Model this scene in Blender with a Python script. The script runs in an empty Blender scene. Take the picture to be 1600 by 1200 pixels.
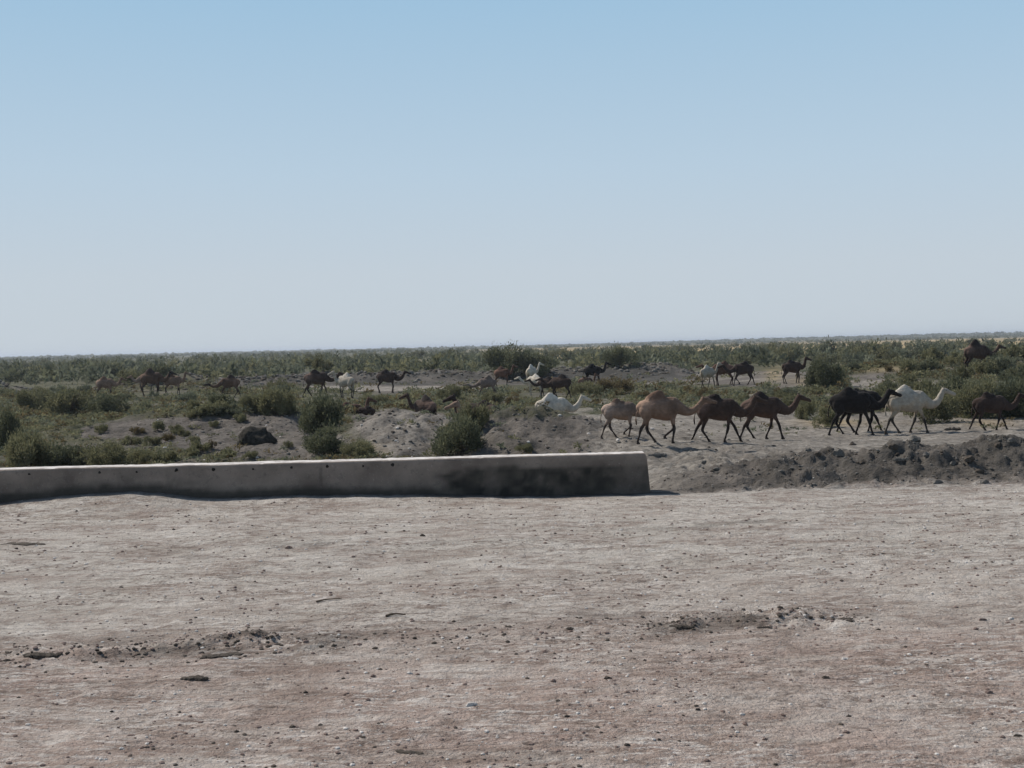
import bpy, math, random
import numpy as np
from mathutils import Matrix, Vector, Euler

# ------------------------------------------------------------------ camera, sky, sun, exposure
SC = bpy.context.scene
COL = SC.collection
F = 1900.0                      # focal length in photo pixels (photo 1600 x 1200)
EYE = 2.8
cam = bpy.data.cameras.new('camera'); camo = bpy.data.objects.new('camera', cam); COL.objects.link(camo)
cam.sensor_width = 36; cam.lens = F / 1600 * 36; cam.clip_start = .1; cam.clip_end = 30000
RC = Matrix.Rotation(math.radians(90 - 1.81), 3, 'X') @ Matrix.Rotation(math.radians(-1.29), 3, 'Z')
camo.matrix_world = Matrix.Translation((0, 0, EYE)) @ RC.to_4x4()
SC.camera = camo
SUN_EL, SUN_AZ = math.radians(46), math.radians(-57)       # azimuth from +Y (view), negative = left
W = bpy.data.worlds.new('World'); SC.world = W; W.use_nodes = True
nt = W.node_tree; bg = nt.nodes['Background']
sky = nt.nodes.new('ShaderNodeTexSky'); sky.sky_type = 'NISHITA'; sky.sun_disc = False
sky.sun_elevation = SUN_EL; sky.sun_rotation = SUN_AZ
sky.altitude = 0; sky.air_density = 1.0; sky.dust_density = 0.6; sky.ozone_density = 1.5
SKY_S = 0.085; bg.inputs[1].default_value = SKY_S
_tc = nt.nodes.new('ShaderNodeTexCoord'); _sx = nt.nodes.new('ShaderNodeSeparateXYZ'); nt.links.new(_tc.outputs['Generated'], _sx.inputs[0])
_rp = nt.nodes.new('ShaderNodeValToRGB'); nt.links.new(_sx.outputs['Z'], _rp.inputs[0])   # hazy blue of a dusty plain, pale at the horizon
for _i, (_p, _c) in enumerate([(0, (.560, .622, .672)), (.06, (.545, .622, .690)), (.141, (.475, .608, .730)), (.272, (.345, .535, .716)), (.6, (.21, .38, .58))]):
    _e = _rp.color_ramp.elements[_i] if _i < 2 else _rp.color_ramp.elements.new(_p)
    _e.position = _p; _e.color = (*_c, 1)
_vm = nt.nodes.new('ShaderNodeVectorMath'); _vm.operation = 'SCALE'; _vm.inputs['Scale'].default_value = 1 / SKY_S; nt.links.new(_rp.outputs[0], _vm.inputs[0])
_mr = nt.nodes.new('ShaderNodeMapRange'); nt.links.new(_sx.outputs['Z'], _mr.inputs[0]); _mr.inputs[1].default_value = .27; _mr.inputs[2].default_value = .6; _mr.inputs[3].default_value = 1; _mr.inputs[4].default_value = 0
_mx = nt.nodes.new('ShaderNodeMix'); _mx.data_type = 'RGBA'; nt.links.new(_mr.outputs[0], _mx.inputs[0]); nt.links.new(sky.outputs[0], _mx.inputs[6]); nt.links.new(_vm.outputs[0], _mx.inputs[7])
nt.links.new(_mx.outputs[2], bg.inputs[0])
sl = bpy.data.lights.new('sun', 'SUN'); sl.energy = 4.6; sl.angle = math.radians(.5); sl.color = (1, .93, .84)
so = bpy.data.objects.new('sun', sl); COL.objects.link(so)
sd = Vector((math.sin(SUN_AZ) * math.cos(SUN_EL), math.cos(SUN_AZ) * math.cos(SUN_EL), math.sin(SUN_EL)))
so.rotation_euler = sd.to_track_quat('Z', 'Y').to_euler()
SC.view_settings.view_transform = 'Standard'; SC.view_settings.look = 'None'
SC.view_settings.exposure = 0.0; SC.view_settings.gamma = 1
SC.render.engine = 'CYCLES'

# ------------------------------------------------------------------ noise
rs0 = np.random.RandomState(5)
PERM = rs0.rand(512, 512)
def vnoise(x, y):
    xi = np.floor(x).astype(int); yi = np.floor(y).astype(int); fx = x - xi; fy = y - yi
    fx = fx * fx * (3 - 2 * fx); fy = fy * fy * (3 - 2 * fy)
    g = lambda a, b: PERM[a & 511, b & 511]
    return (g(xi, yi) * (1 - fx) + g(xi + 1, yi) * fx) * (1 - fy) + (g(xi, yi + 1) * (1 - fx) + g(xi + 1, yi + 1) * fx) * fy
def fbm(x, y, s, o=4, seed=0, gain=.5):
    r = 0; a = 1; t = 0; x = np.asarray(x, float) / s + seed * 17.3; y = np.asarray(y, float) / s + seed * 9.7
    for i in range(o):
        r = r + a * (vnoise(x, y) - .5); t += a; a *= gain; x = x * 2.03 + 5.1; y = y * 2.03 + 3.7
    return r / t * 2
def sstep(a, b, v):
    t = np.clip((v - a) / (b - a), 0, 1); return t * t * (3 - 2 * t)
def gauss(x, y, cx, cy, sx, sy, rot=0):
    c, s = math.cos(rot), math.sin(rot); u = (x - cx) * c + (y - cy) * s; v = -(x - cx) * s + (y - cy) * c
    return np.exp(-.5 * ((u / sx) ** 2 + (v / sy) ** 2))

# ------------------------------------------------------------------ terrain
WY0, WYK = 22.45, 0.045          # wall front line  y = WY0 + WYK*x
WEND = 2.47
def wall_y(x): return WY0 + WYK * x
PX_ = [-14, -9.3, -8.3, -7.0, -6.2, -5.4, -4.4, -3.0, -1.5, .5, 1.6, 3]; PZ_ = [.16, .15, .24, .31, .22, .10, .15, .12, .08, .02, 0, 0]
def H(x, y, fine=True):
    x = np.asarray(x, float); y = np.asarray(y, float)
    z = np.interp(y, [-50, 22.5, 26, 32, 40, 50, 90, 200, 1200, 2300, 9000], [0, 0, -.1, -.42, -.72, -.95, -.95, -.9, -1., -1, -1])
    behind = sstep(.3, 1.8, y - wall_y(x)) * (1 - sstep(WEND - .6, WEND + 1.5, x))
    z = z - behind * .55 * (1 - sstep(28, 44, y))
    # dirt piled at the foot of the wall
    wl = np.exp(-((np.minimum(y - wall_y(x), 0)) / .9) ** 2) * (y < wall_y(x) + .3); x_ = x; x = x + .25 * fbm(x, x * 0, 1.2, 2, 66)
    prof = np.interp(x, [-14, -9.3, -8.3, -7.0, -6.2, -5.4, -4.4, -3.0, -1.5, .5, 1.6, 3], [.16, .15, .24, .31, .22, .10, .15, .12, .08, .02, 0, 0]); prof = (prof + np.interp(x - .3, PX_, PZ_) + np.interp(x + .3, PX_, PZ_) + np.interp(x - .6, PX_, PZ_) + np.interp(x + .6, PX_, PZ_)) / 5 + .02 * fbm(x, x * 0, .35, 3, 67); x = x_
    z = z + wl * prof
    # the right-hand bank along the road
    amp = np.interp(x, [2.0, 2.8, 4.0, 5.8, 8.4, 10.5, 20, 60], [0, .20, .32, .46, .60, .76, .85, .9])
    d = y - (24.6 + .02 * x)
    ridge = np.where(d < 0, np.exp(-.5 * (d / .95) ** 2), np.exp(-.5 * (d / 1.7) ** 2))
    rough = fbm(x, y, .9, 5, 3, .6)
    z = z + amp * ridge * (1 + .16 * rough)
    near_bank = sstep(-2.6, -1.6, d) * (1 - sstep(6, 14, d)) * sstep(2.3, 3.4, x)
    lump = .13 * sstep(.0, .45, fbm(x, y, .45, 3, 8, .5)) + .10 * fbm(x, y, 1.3, 2, 9, .5) + .05 * sstep(.1, .4, fbm(x, y, .2, 2, 15, .5))
    z = z + near_bank * (lump + .10 * fbm(x, y, .32, 3, 10, .55)) * (.35 + .65 * sstep(3, 6, x)) - near_bank * .08
    # spoil mounds and the channel
    m = 0
    m = m + 1.25 * gauss(x, y, -12.5, 54, 5.5, 4.0)
    m = m + 1.34 * gauss(x, y, -3.75, 44, 1.7, 3.4, .1)
    m = m + .86 * gauss(x, y, .3, 41.0, 2.0, 3.0, -.1)
    m = m + .55 * gauss(x, y, 3.2, 40, 3.5, 3.0)
    m = m + .35 * gauss(x, y, -9.5, 44, 3.5, 3)
    m = m + .30 * gauss(x, y, .2, 40.4, 1.3, 2.2) * fbm(x, y, .55, 4, 17, .6)
    m = m - .6 * gauss(x, y, -2.0, 38, .9, 5, .15)
    z = z + m * (1 + .22 * fbm(x, y, 1.2, 4, 11))
    z = z + sstep(27, 34, y) * (1 - sstep(58, 80, y)) * .20 * fbm(x, y, 1.0, 4, 12, .6) * (1 - .6 * sstep(4, 8, x))
    # far rough spoil bank behind the second row of camels
    fx = sstep(-46, -38, x) * (1 - sstep(16, 22, x)) + sstep(-70, -62, x) * (1 - sstep(-56, -50, x))
    by = 128 + 3 * np.sin(x * .06)
    z = z + fx * (1.15 + .35 * fbm(x, y, 5, 3, 21)) * np.exp(-.5 * ((y - by) / 3.2) ** 2) * (1 + .5 * fbm(x, y, 1.6, 4, 22, .6))
    # rise at the right under the scrub
    z = z + 1.7 * gauss(x, y, 36, 92, 13, 14) + .5 * gauss(x, y, 26, 68, 6, 7)
    z = z + sstep(50, 80, y) * (1 - sstep(500, 900, y)) * .28 * fbm(x, y, 14, 3, 31)
    # far low ridge
    z = z + sstep(1700, 2600, y) * (1.5 + 5 * sstep(-200, 1000, x) + 3 * fbm(x, y, 380, 3, 41))
    if fine:
        road = 1 - sstep(20, 23, y)
        z = z + road * (.035 * fbm(x * .6, y, 1.3, 4, 51) + .020 * fbm(x * .8, y, .22, 3, 52) + .035 * np.maximum(fbm(x * .7, y, 2.4, 5, 56, .62) - .12, 0))
        ly = 11.75 + .09 * x + .25 * fbm(x, y * 0, 2.0, 3, 54)
        tr = np.exp(-.5 * ((y - ly) / .28) ** 2) * np.clip(sstep(-1.0, -2.6, x) + sstep(.9, 1.5, x) * (1 - sstep(3.2, 3.7, x)) * .75 + .18, 0, 1)
        z = z + tr * (.020 + .14 * np.maximum(fbm(x * .8, y, .26, 4, 53, .6), -.15))
        z = z + sstep(23, 26, y) * (1 - sstep(60, 100, y)) * .05 * fbm(x, y, .3, 3, 55)
    return z

def ray(px, py):
    d = RC @ Vector(((px - 800) / F, -(py - 600) / F, -1)); return d / d.y
def hit(px, py, dmin=5.0):
    d = ray(px, py); Y = np.geomspace(dmin, 3000, 5000)
    z = EYE + d.z * Y; below = z < H(d.x * Y, Y, False)
    i = int(np.argmax(below)) if below.any() else len(Y) - 1
    y = Y[i]; return float(d.x * y), float(y)
def proj(x, y, z):                # world -> photo pixel (arrays)
    R = np.array(RC).T; v = np.stack([x, y, z - EYE], -1) @ R.T
    return 800 + F * v[..., 0] / -v[..., 2], 600 - F * v[..., 1] / -v[..., 2]
def hzy(px): return 540 - (px - 800) * math.tan(math.radians(1.29))

def poly_in(px, py, P):
    P = np.array(P, float); ins = np.zeros(px.shape, bool); j = len(P) - 1
    for i in range(len(P)):
        xi, yi = P[i]; xj, yj = P[j]
        c = ((yi > py) != (yj > py)) & (px < (xj - xi) * (py - yi) / (yj - yi + 1e-9) + xi); ins ^= c; j = i
    return ins
BARE = [
 [(700,706),(765,654),(880,650),(925,646),(1000,648),(1150,646),(1250,640),(1310,650),(1390,642),(1500,652),(1700,652),(1700,780),(700,780)],
 [(985,592),(1090,582),(1265,576),(1300,600),(1240,606),(1100,600),(990,604)],
 [(480,601),(760,601),(800,612),(600,614),(480,611)],
 [(330,590),(420,582),(1080,574),(1090,592),(980,600),(600,602),(340,604)],
 [(130,666),(200,658),(300,652),(420,645),(500,648),(540,690),(600,715),(350,715),(240,692),(120,684)],
 [(545,650),(600,637),(700,646),(680,712),(580,712)],
 [(1320,585),(1385,582),(1385,606),(1330,608)],
 [(310,606),(420,604),(470,612),(330,612)],
]
def bare_mask(x, y, z):
    px, py = proj(x, y, z); m = np.zeros(px.shape)
    n = 9 * fbm(x, y, 2.2, 3, 61); n2 = 3.5 * fbm(x, y, 2.2, 3, 62)
    for P in BARE: m = np.maximum(m, poly_in(px + n, py + n2, P).astype(float))
    return m

# ------------------------------------------------------------------ mesh / material helpers
def tag(o, label=None, cat=None, group=None, kind=None):
    if label: o['label'] = label
    if cat: o['category'] = cat
    if group: o['group'] = group
    if kind: o['kind'] = kind
    return o
def np_mesh(name, V, Fc, mats=(), mi=None, attrs=None, smooth=False):
    V = np.asarray(V, np.float32); Fc = np.asarray(Fc, np.int32); k = Fc.shape[1]
    me = bpy.data.meshes.new(name); me.vertices.add(len(V)); me.vertices.foreach_set('co', V.ravel())
    me.loops.add(Fc.size); me.loops.foreach_set('vertex_index', Fc.ravel())
    me.polygons.add(len(Fc)); me.polygons.foreach_set('loop_start', np.arange(0, Fc.size, k, dtype=np.int32))
    me.polygons.foreach_set('loop_total', np.full(len(Fc), k, np.int32))
    me.polygons.foreach_set('use_smooth', np.full(len(Fc), smooth))
    for m in mats: me.materials.append(m)
    if mi is not None: me.polygons.foreach_set('material_index', np.asarray(mi, np.int32))
    me.update(calc_edges=True)
    for an, (typ, dat) in (attrs or {}).items():
        a = me.attributes.new(an, typ, 'POINT')
        a.data.foreach_set('color' if typ == 'FLOAT_COLOR' else 'value', np.asarray(dat, np.float32).ravel())
    return me
def mkobj(name, me, parent=None, loc=(0, 0, 0), rot=(0, 0, 0), sc=(1, 1, 1)):
    o = bpy.data.objects.new(name, me); COL.objects.link(o); o.parent = parent
    o.location = loc; o.rotation_euler = rot; o.scale = sc; return o

class NT:
    def __init__(s, name):
        s.m = bpy.data.materials.new(name); s.m.use_nodes = True; s.t = s.m.node_tree; s.n = s.t.nodes
        s.p = s.n['Principled BSDF']; s.out = s.n['Material Output']
    def new(s, t, **kw):
        n = s.n.new(t)
        for k, v in kw.items():
            if hasattr(n, k): setattr(n, k, v)
        return n
    def link(s, a, b): s.t.links.new(a, b)
    def noise(s, scale, detail=5, rough=.55, vec=None, lac=2):
        n = s.new('ShaderNodeTexNoise'); n.inputs['Scale'].default_value = scale; n.inputs['Detail'].default_value = detail
        n.inputs['Roughness'].default_value = rough; n.inputs['Lacunarity'].default_value = lac
        if vec is not None: s.link(vec, n.inputs['Vector'])
        return n.outputs['Fac']
    def coords(s, kind='Object', scale=(1, 1, 1)):
        c = s.new('ShaderNodeTexCoord'); m = s.new('ShaderNodeMapping'); m.inputs['Scale'].default_value = scale
        s.link(c.outputs[kind], m.inputs[0]); return m.outputs[0]
    def attr(s, name): a = s.new('ShaderNodeAttribute'); a.attribute_name = name; return a
    def ramp(s, fac, a, b, ca=(0, 0, 0), cb=(1, 1, 1)):
        r = s.new('ShaderNodeValToRGB'); r.color_ramp.elements[0].position = a; r.color_ramp.elements[1].position = b
        r.color_ramp.elements[0].color = (*ca, 1); r.color_ramp.elements[1].color = (*cb, 1); s.link(fac, r.inputs[0]); return r.outputs[0]
    def mix(s, fac, a, b, mode='MIX'):
        m = s.new('ShaderNodeMix'); m.data_type = 'RGBA'; m.blend_type = mode; m.clamp_factor = True
        for v, i in ((fac, 0), (a, 6), (b, 7)):
            if isinstance(v, (int, float)): m.inputs[i].default_value = v
            elif isinstance(v, tuple): m.inputs[i].default_value = (*v, 1)
            else: s.link(v, m.inputs[i])
        return m.outputs[2]
    def math(s, op, a, b=0.0):
        m = s.new('ShaderNodeMath'); m.operation = op
        for v, i in ((a, 0), (b, 1)):
            if isinstance(v, (int, float)): m.inputs[i].default_value = v
            else: s.link(v, m.inputs[i])
        return m.outputs[0]
    def bump(s, h, strength, dist):
        b = s.new('ShaderNodeBump'); b.inputs['Strength'].default_value = strength; b.inputs['Distance'].default_value = dist
        s.link(h, b.inputs['Height']); s.link(b.outputs[0], s.p.inputs['Normal']); return b
    def base(s, c, rough=.95):
        if isinstance(c, tuple): s.p.inputs['Base Color'].default_value = (*c, 1)
        else: s.link(c, s.p.inputs['Base Color'])
        s.p.inputs['Roughness'].default_value = rough; s.p.inputs['Specular IOR Level'].default_value = .15

# ground
g = NT('ground_dirt')
v = g.coords('Object'); vs = g.coords('Object', (.32, 1.25, 1)); vf = g.coords('Object', (.12, 1, 1))
n_big = g.noise(.35, 4, .5, vs); n_mid = g.noise(2.2, 6, .6, vs); n_fine = g.noise(14, 6, .65, vs); n_str = g.noise(3.2, 5, .62, vf); n_grit = g.noise(55, 3, .6, v)
pink = g.mix(g.ramp(n_mid, .35, .65), (.335, .245, .208), (.47, .365, .312))
greyr = g.mix(g.ramp(n_mid, .35, .65), (.42, .378, .328), (.60, .56, .505))
road = g.mix(g.attr('pink').outputs['Fac'], greyr, pink)
vt = g.coords('Object', (.62, 1, 1)); vq = g.coords('Object', (.8, 1, 1))
def lay(vec, sc, a, b, fac, col, det=6, ro=.66):
    global road
    road = g.mix(g.math('MULTIPLY', g.ramp(g.noise(sc, det, ro, vec), a, b), fac), road, col)
vw = g.coords('Object', (.34, 1, 1))
pa = g.ramp(g.noise(.55, 5, .6, vt), .40, .58); pb = g.ramp(g.noise(.7, 5, .6, v), .42, .60)
def laym(vec, sc, a, b, fac, col, mask, det=6, ro=.66):
    global road
    f = g.math('MULTIPLY', g.math('MULTIPLY', g.ramp(g.noise(sc, det, ro, vec), a, b), fac), g.math('ADD', g.math('MULTIPLY', mask, .75), .25))
    road = g.mix(f, road, col)
lay(vt, .6, .46, .60, .45, (.60, .55, .495)); lay(vt, 1.15, .49, .61, .62, (.27, .20, .165))
lay(vw, 1.9, .50, .61, .48, (.255, .19, .153)); lay(vw, 3.0, .50, .62, .42, (.60, .555, .50))
lay(vt, 4.2, .52, .61, .58, (.225, .17, .138)); laym(vt, 6.0, .53, .61, .55, (.64, .59, .54), pb)
laym(vt, 8, .54, .61, .68, (.16, .12, .097), pa); laym(vw, 15, .55, .61, .50, (.15, .112, .09), pa, 5, .6)
laym(vw, 13, .55, .61, .60, (.74, .70, .65), pb, 5, .6); laym(vq, 22, .57, .62, .60, (.10, .075, .062), pa, 4, .6); laym(vt, 30, .57, .62, .45, (.76, .72, .67), pb, 4, .6)
clay = g.mix(g.ramp(g.noise(1.1, 6, .6, v), .36, .64), (.095, .085, .075), (.20, .178, .156))
clay = g.mix(g.math('MULTIPLY', g.ramp(g.noise(7, 5, .65, v), .50, .62), .65), clay, (.055, .048, .040))
salt = g.mix(g.ramp(g.noise(1.6, 6, .6, v), .38, .62), (.20, .18, .155), (.36, .33, .29))
salt = g.mix(g.math('MULTIPLY', g.ramp(g.noise(6, 5, .65, v), .51, .62), .65), salt, (.09, .078, .064))
veg = g.mix(g.ramp(g.noise(.8, 6, .65, v), .38, .62), (.055, .060, .034), (.130, .122, .078))
buff = g.mix(g.ramp(g.noise(.02, 5, .6, v), .4, .6), (.30, .235, .12), (.40, .30, .17))
c = g.mix(g.attr('clay').outputs['Fac'], road, clay)
c = g.mix(g.attr('salt').outputs['Fac'], c, salt)
c = g.mix(g.attr('veg').outputs['Fac'], c, veg)
c = g.mix(g.attr('buff').outputs['Fac'], c, buff)
c = g.mix(g.attr('dark').outputs['Fac'], c, (.062, .060, .054))
c = g.mix(g.attr('shade_and_soil').outputs['Fac'], c, (.055, .045, .035))
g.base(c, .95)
vq0 = g.coords('Object', (.6, 1, 1)); hh = g.math('ADD', g.math('ADD', g.math('MULTIPLY', g.noise(9, 6, .7, vq0), 1.0), g.math('MULTIPLY', g.noise(24, 5, .65, v), .45)), g.math('MULTIPLY', n_grit, .2))
g.bump(hh, 1.0, .10)
M_GROUND = g.m

def simple(name, c1, c2, sc=6, bump=.4, bd=.02, rough=.9):
    q = NT(name); v = q.coords('Object'); q.base(q.mix(q.ramp(q.noise(sc, 6, .6, v), .35, .65), c1, c2), rough)
    if bump: q.bump(q.noise(sc * 5, 5, .6, v), bump, bd)
    return q.m
M_CLOD = simple('dark_clod', (.045, .038, .030), (.12, .10, .083), 12)
M_CLODG = simple('grey_clod', (.10, .095, .085), (.21, .195, .175), 9)
M_LUMP = simple('dark_earth', (.034, .031, .026), (.105, .094, .076), 5, 1.0, .12)
M_STONE = simple('brown_stone', (.13, .09, .075), (.26, .20, .175), 20)
M_PALE = simple('pale_stone', (.45, .42, .39), (.65, .62, .58), 20)
M_STICK = simple('dry_stick', (.09, .07, .05), (.17, .13, .10), 20)
M_STEM = simple('shrub_stem', (.07, .055, .04), (.14, .11, .08), 15)

# ------------------------------------------------------------------ ground sheet
ys = np.concatenate([np.linspace(-40, 4, 45), np.geomspace(4.15, 5.9, 40), 6 * np.exp(.0046 * np.arange(272)), 21 * np.exp(.0030 * np.arange(400)), 69.5 * np.exp(.0046 * np.arange(110))])
ys = np.concatenate([ys[ys < 110], 110 * np.exp(.012 * np.arange(0, 40)), 110 * np.exp(.012 * 39) * np.exp(.045 * np.arange(1, 110))])
ys = ys[ys < 16000]
us = np.concatenate([-np.linspace(6, .75, 50)[:-1], -np.linspace(.75, .47, 60)[:-1], np.linspace(-.47, .47, 640), np.linspace(.47, .75, 60)[1:], np.linspace(.75, 6, 50)[1:]])
ub = np.abs(ys + 1.5); ub = np.maximum(ub, 6)
X = us[None, :] * ub[:, None]; Y = np.repeat(ys[:, None], len(us), 1)
Z = H(X, Y)
px, py = proj(X, Y, Z)
infront = Y > 5
bare = np.where(infront & (Y > 24) & (np.abs(px - 800) < 2500), bare_mask(X, Y, Z), 0)
roadm = 1 - sstep(22.2, 23.2, Y + .35 * fbm(X, Y, .5, 3, 70))
pinkm = np.clip(1 - sstep(9.0, 15.5, Y + 2.2 * fbm(X * .3, Y, 2, 3, 71)) , 0, 1) * .9
bankd = Y - (24.6 + .02 * X)
clay = 1 - roadm
saltn = sstep(-.15, .25, fbm(X, Y, 3.0, 4, 72))
salt = np.where((Y > 23.5) & (Y < 80), sstep(1.2, 3.2, X + 1.0 * fbm(X, Y, 1.8, 4, 97)) * np.clip((1 - .95 * sstep(2.2, 4.0, X) * (1 - sstep(25.6, 27.2, Y + .6 * fbm(X, Y, .8, 3, 73)))), 0, 1) * (.75 + .25 * saltn), 0)
salt = np.maximum(salt, .9 * gauss(X, Y, -3.4, 41, 1.9, 3.4))
salt = np.maximum(salt, np.where((Y > 60) & (bare > .5), .65 * saltn, 0))
sx_, _ = proj(X, Y, Z)
strip = poly_in(px, py + 1.2 * fbm(X, Y, 6, 2, 77), [(480,603.5),(760,603.5),(790,609),(600,611),(480,609)])
salt = np.where(strip, .9, salt)
darkbank = poly_in(px, py, BARE[3]); salt = np.where(darkbank, 0.0, salt)
vegm = np.clip((1 - bare) * sstep(34, 44, Y) * (.35 + 1.0 * sstep(-.35, .15, fbm(X, Y, 3.2, 4, 74))), 0, 1)
vegm = np.where(Y > 140, np.clip(.95, 0, 1), vegm)
buff = np.where((Y > 300) & (Y < 2000), sstep(.0, .16, fbm(X * .35, Y, 160, 3, 75)) * sstep(-.1, .1, (X / Y + .02)), 0)
buff = np.maximum(buff, np.where((Y > 600) & (Y < 1300), .75 * sstep(-.03, .12, X / Y), 0) * sstep(-.45, -.05, fbm(X * .2, Y, 120, 3, 78)))
for cx, cy, rx, ry in ((1370, 575, 46, 6), (1310, 660, 60, 6), (1262, 596, 30, 6), (1285, 560, 30, 4), (575, 700, 25, 9), (1545, 662, 40, 6), (1210, 585, 16, 12)):
    ok = infront & (Y > 30) & (Y < 200)
    buff = np.maximum(buff, np.where(ok, .8 * np.exp(-((px - cx) / rx) ** 2 - ((py - cy) / ry) ** 2) * (.5 + saltn * .5), 0))
shade_and_soil = np.exp(-((Y - wall_y(X) + .05) / (.28 + .15 * fbm(X, Y, .4, 3, 76))) ** 2) * sstep(-3.2, -1.2, X) * (1 - sstep(2.9, 3.6, X)) * .85
shade_and_soil = np.maximum(shade_and_soil, .7 * np.exp(-((Y - wall_y(X)) / .10) ** 2) * (X < 2.5))  # dark line painted along the wall foot, deepening its shade
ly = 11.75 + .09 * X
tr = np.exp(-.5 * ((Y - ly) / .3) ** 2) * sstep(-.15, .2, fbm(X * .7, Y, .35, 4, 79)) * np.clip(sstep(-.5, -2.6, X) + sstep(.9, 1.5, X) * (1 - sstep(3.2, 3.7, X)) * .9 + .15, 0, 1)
shade_and_soil = np.maximum(shade_and_soil, .62 * tr)
shade_and_soil = np.maximum(shade_and_soil, .6 * (X < 2.5) * np.exp(-((Y - wall_y(X) + .05) / (.22 + .1 * fbm(X, Y, .3, 3, 94))) ** 2))  # wall's shadow on the ground at its foot, painted in with dark soil
for _cx, _cy, _sx, _sy, _a in ((3.7, 18.4, 1.5, .35, .45), (2.1, 18.9, .5, .18, .5), (-2.2, 17.4, 1.2, .3, .4), (-6.0, 16.6, 1.6, .25, .45), (.6, 12.4, 1.0, .18, .35)):
    shade_and_soil = np.maximum(shade_and_soil, _a * gauss(X, Y, _cx, _cy, _sx, _sy) * sstep(-.1, .3, fbm(X * .6, Y, .4, 4, 95)))
dark = np.where(darkbank, .35 + .5 * sstep(-.2, .2, fbm(X, Y, 2.5, 4, 92)), 0.)
bkm = np.exp(-.5 * ((bankd + .3) / 1.3) ** 2) * (.35 + .65 * sstep(4.0, 7.5, X)) * sstep(2.4, 3.4, X)
dark = np.maximum(dark, .55 * gauss(X, Y, .1, 40.2, 1.5, 2.0) * sstep(-.35, .15, fbm(X, Y, .6, 4, 99)))
dark = np.maximum(dark, bkm * .46 * (.4 + .6 * sstep(-.3, .2, fbm(X, Y, .7, 4, 93))))
R_, C_ = X.shape
idx = np.arange(R_ * C_).reshape(R_, C_)
faces = np.stack([idx[:-1, :-1], idx[:-1, 1:], idx[1:, 1:], idx[1:, :-1]], -1).reshape(-1, 4)
me = np_mesh('ground', np.stack([X, Y, Z], -1).reshape(-1, 3), faces, [M_GROUND], smooth=True,
             attrs={k: ('FLOAT', a) for k, a in dict(pink=pinkm, clay=clay, salt=np.clip(salt, 0, 1), veg=vegm * (1 - roadm), buff=np.clip(buff, 0, 1), dark=np.clip(dark, 0, 1), shade_and_soil=np.clip(shade_and_soil, 0, 1)).items()})
tag(mkobj('ground', me), 'pale salty dirt plain running from the roadside to the horizon', 'ground', kind='structure')

# ------------------------------------------------------------------ concrete culvert wall
q = NT('weathered_concrete'); v = q.coords('Object')
base = q.mix(q.ramp(q.noise(1.3, 7, .6, v), .35, .65), (.170, .140, .118), (.285, .240, .202))
base = q.mix(q.math('MULTIPLY', q.ramp(q.noise(9, 6, .65, v), .56, .7), .55), base, (.10, .088, .08))
base = q.mix(q.math('MULTIPLY', q.ramp(q.noise(25, 5, .65, v), .6, .72), .5), base, (.42, .38, .35))
q.base(q.mix(q.attr('stain').outputs['Fac'], base, (.030, .030, .026)), .9); q.bump(q.noise(30, 6, .7, v), .5, .02); M_CONC = q.m
q = NT('sunlit_cap'); v = q.coords('Object')
q.base(q.mix(q.ramp(q.noise(5, 6, .6, v), .35, .6), (.36, .33, .31), (.66, .63, .60)), .9); q.bump(q.noise(22, 5, .6, v), .4, .02); M_CAP = q.m  # wall top painted paler than the face, as if sunlit
M_HOLE = simple('hole_dark', (.012, .011, .010), (.03, .027, .024), 20, 0)  # for raised discs; the darkness inside a hole is put into the colour

root = tag(mkobj('concrete_wall', None, loc=(WEND, wall_y(WEND), 0)), 'low weathered concrete culvert wall with a damp dark stain at its right end', 'wall')
def wall_top(x):
    return .745 + 0 * x
x0 = -24.0
def wpt(x, t, z): return np.stack([x + 0 * t, wall_y(x) + t, z + 0 * x], -1)
TH = .52
nx = 900; xs = np.linspace(x0, WEND, nx)
# profile loop front-bottom -> front-top -> back-top -> back-bottom, rounded shoulders
prof = []
for k in range(22): prof.append((0, -.7 + (1.385 - .0) * k / 21 ))            # up to z=.685
zt = .0
for (t, z) in ((.0, .70), (.004, .72), (.018, .738), (.05, .745), (.15, .748), (.26, .748), (.38, .747), (.48, .744), (.51, .735), (.52, .70), (.52, .3), (.52, -.9)): prof.append((t, z))
prof = np.array(prof)
P = np.zeros((nx, len(prof), 3))
for j, (t, z) in enumerate(prof):
    tn = .008 * fbm(xs, np.full(nx, z * 3 + t * 5), .25, 4, 81) + .005 * fbm(xs, np.full(nx, z), 2, 2, 82)
    zz = z + (z > .6) * (.010 * fbm(xs, np.full(nx, t * 4.), .5, 4, 83) + .012 * fbm(xs, xs * 0, 4, 2, 84))
    xe = xs + np.where(xs > WEND - .4, (.07 * (1 - np.clip((zz + .1) / .85, 0, 1)) - .035 * sstep(.66, .75, np.full(nx, z))) * sstep(WEND - .4, WEND, xs), 0)
    zz = zz - (.02 < t < .1 or .44 < t) * (z > .6) * .03 * np.maximum(fbm(xs, xs * 0 + t, .12, 3, 87) - .25, 0); P[:, j, 0] = xe; P[:, j, 1] = wall_y(xs) + t + tn; P[:, j, 2] = zz
idx = np.arange(P.shape[0] * P.shape[1]).reshape(P.shape[:2])
fs = np.stack([idx[:-1, :-1], idx[1:, :-1], idx[1:, 1:], idx[:-1, 1:]], -1)
mi = np.zeros(fs.shape[:2], int); mi[:, 25:31] = 1
e = []
ncap = 6
V = P.reshape(-1, 3).copy(); off = np.array([WEND, wall_y(WEND), 0])
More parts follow.
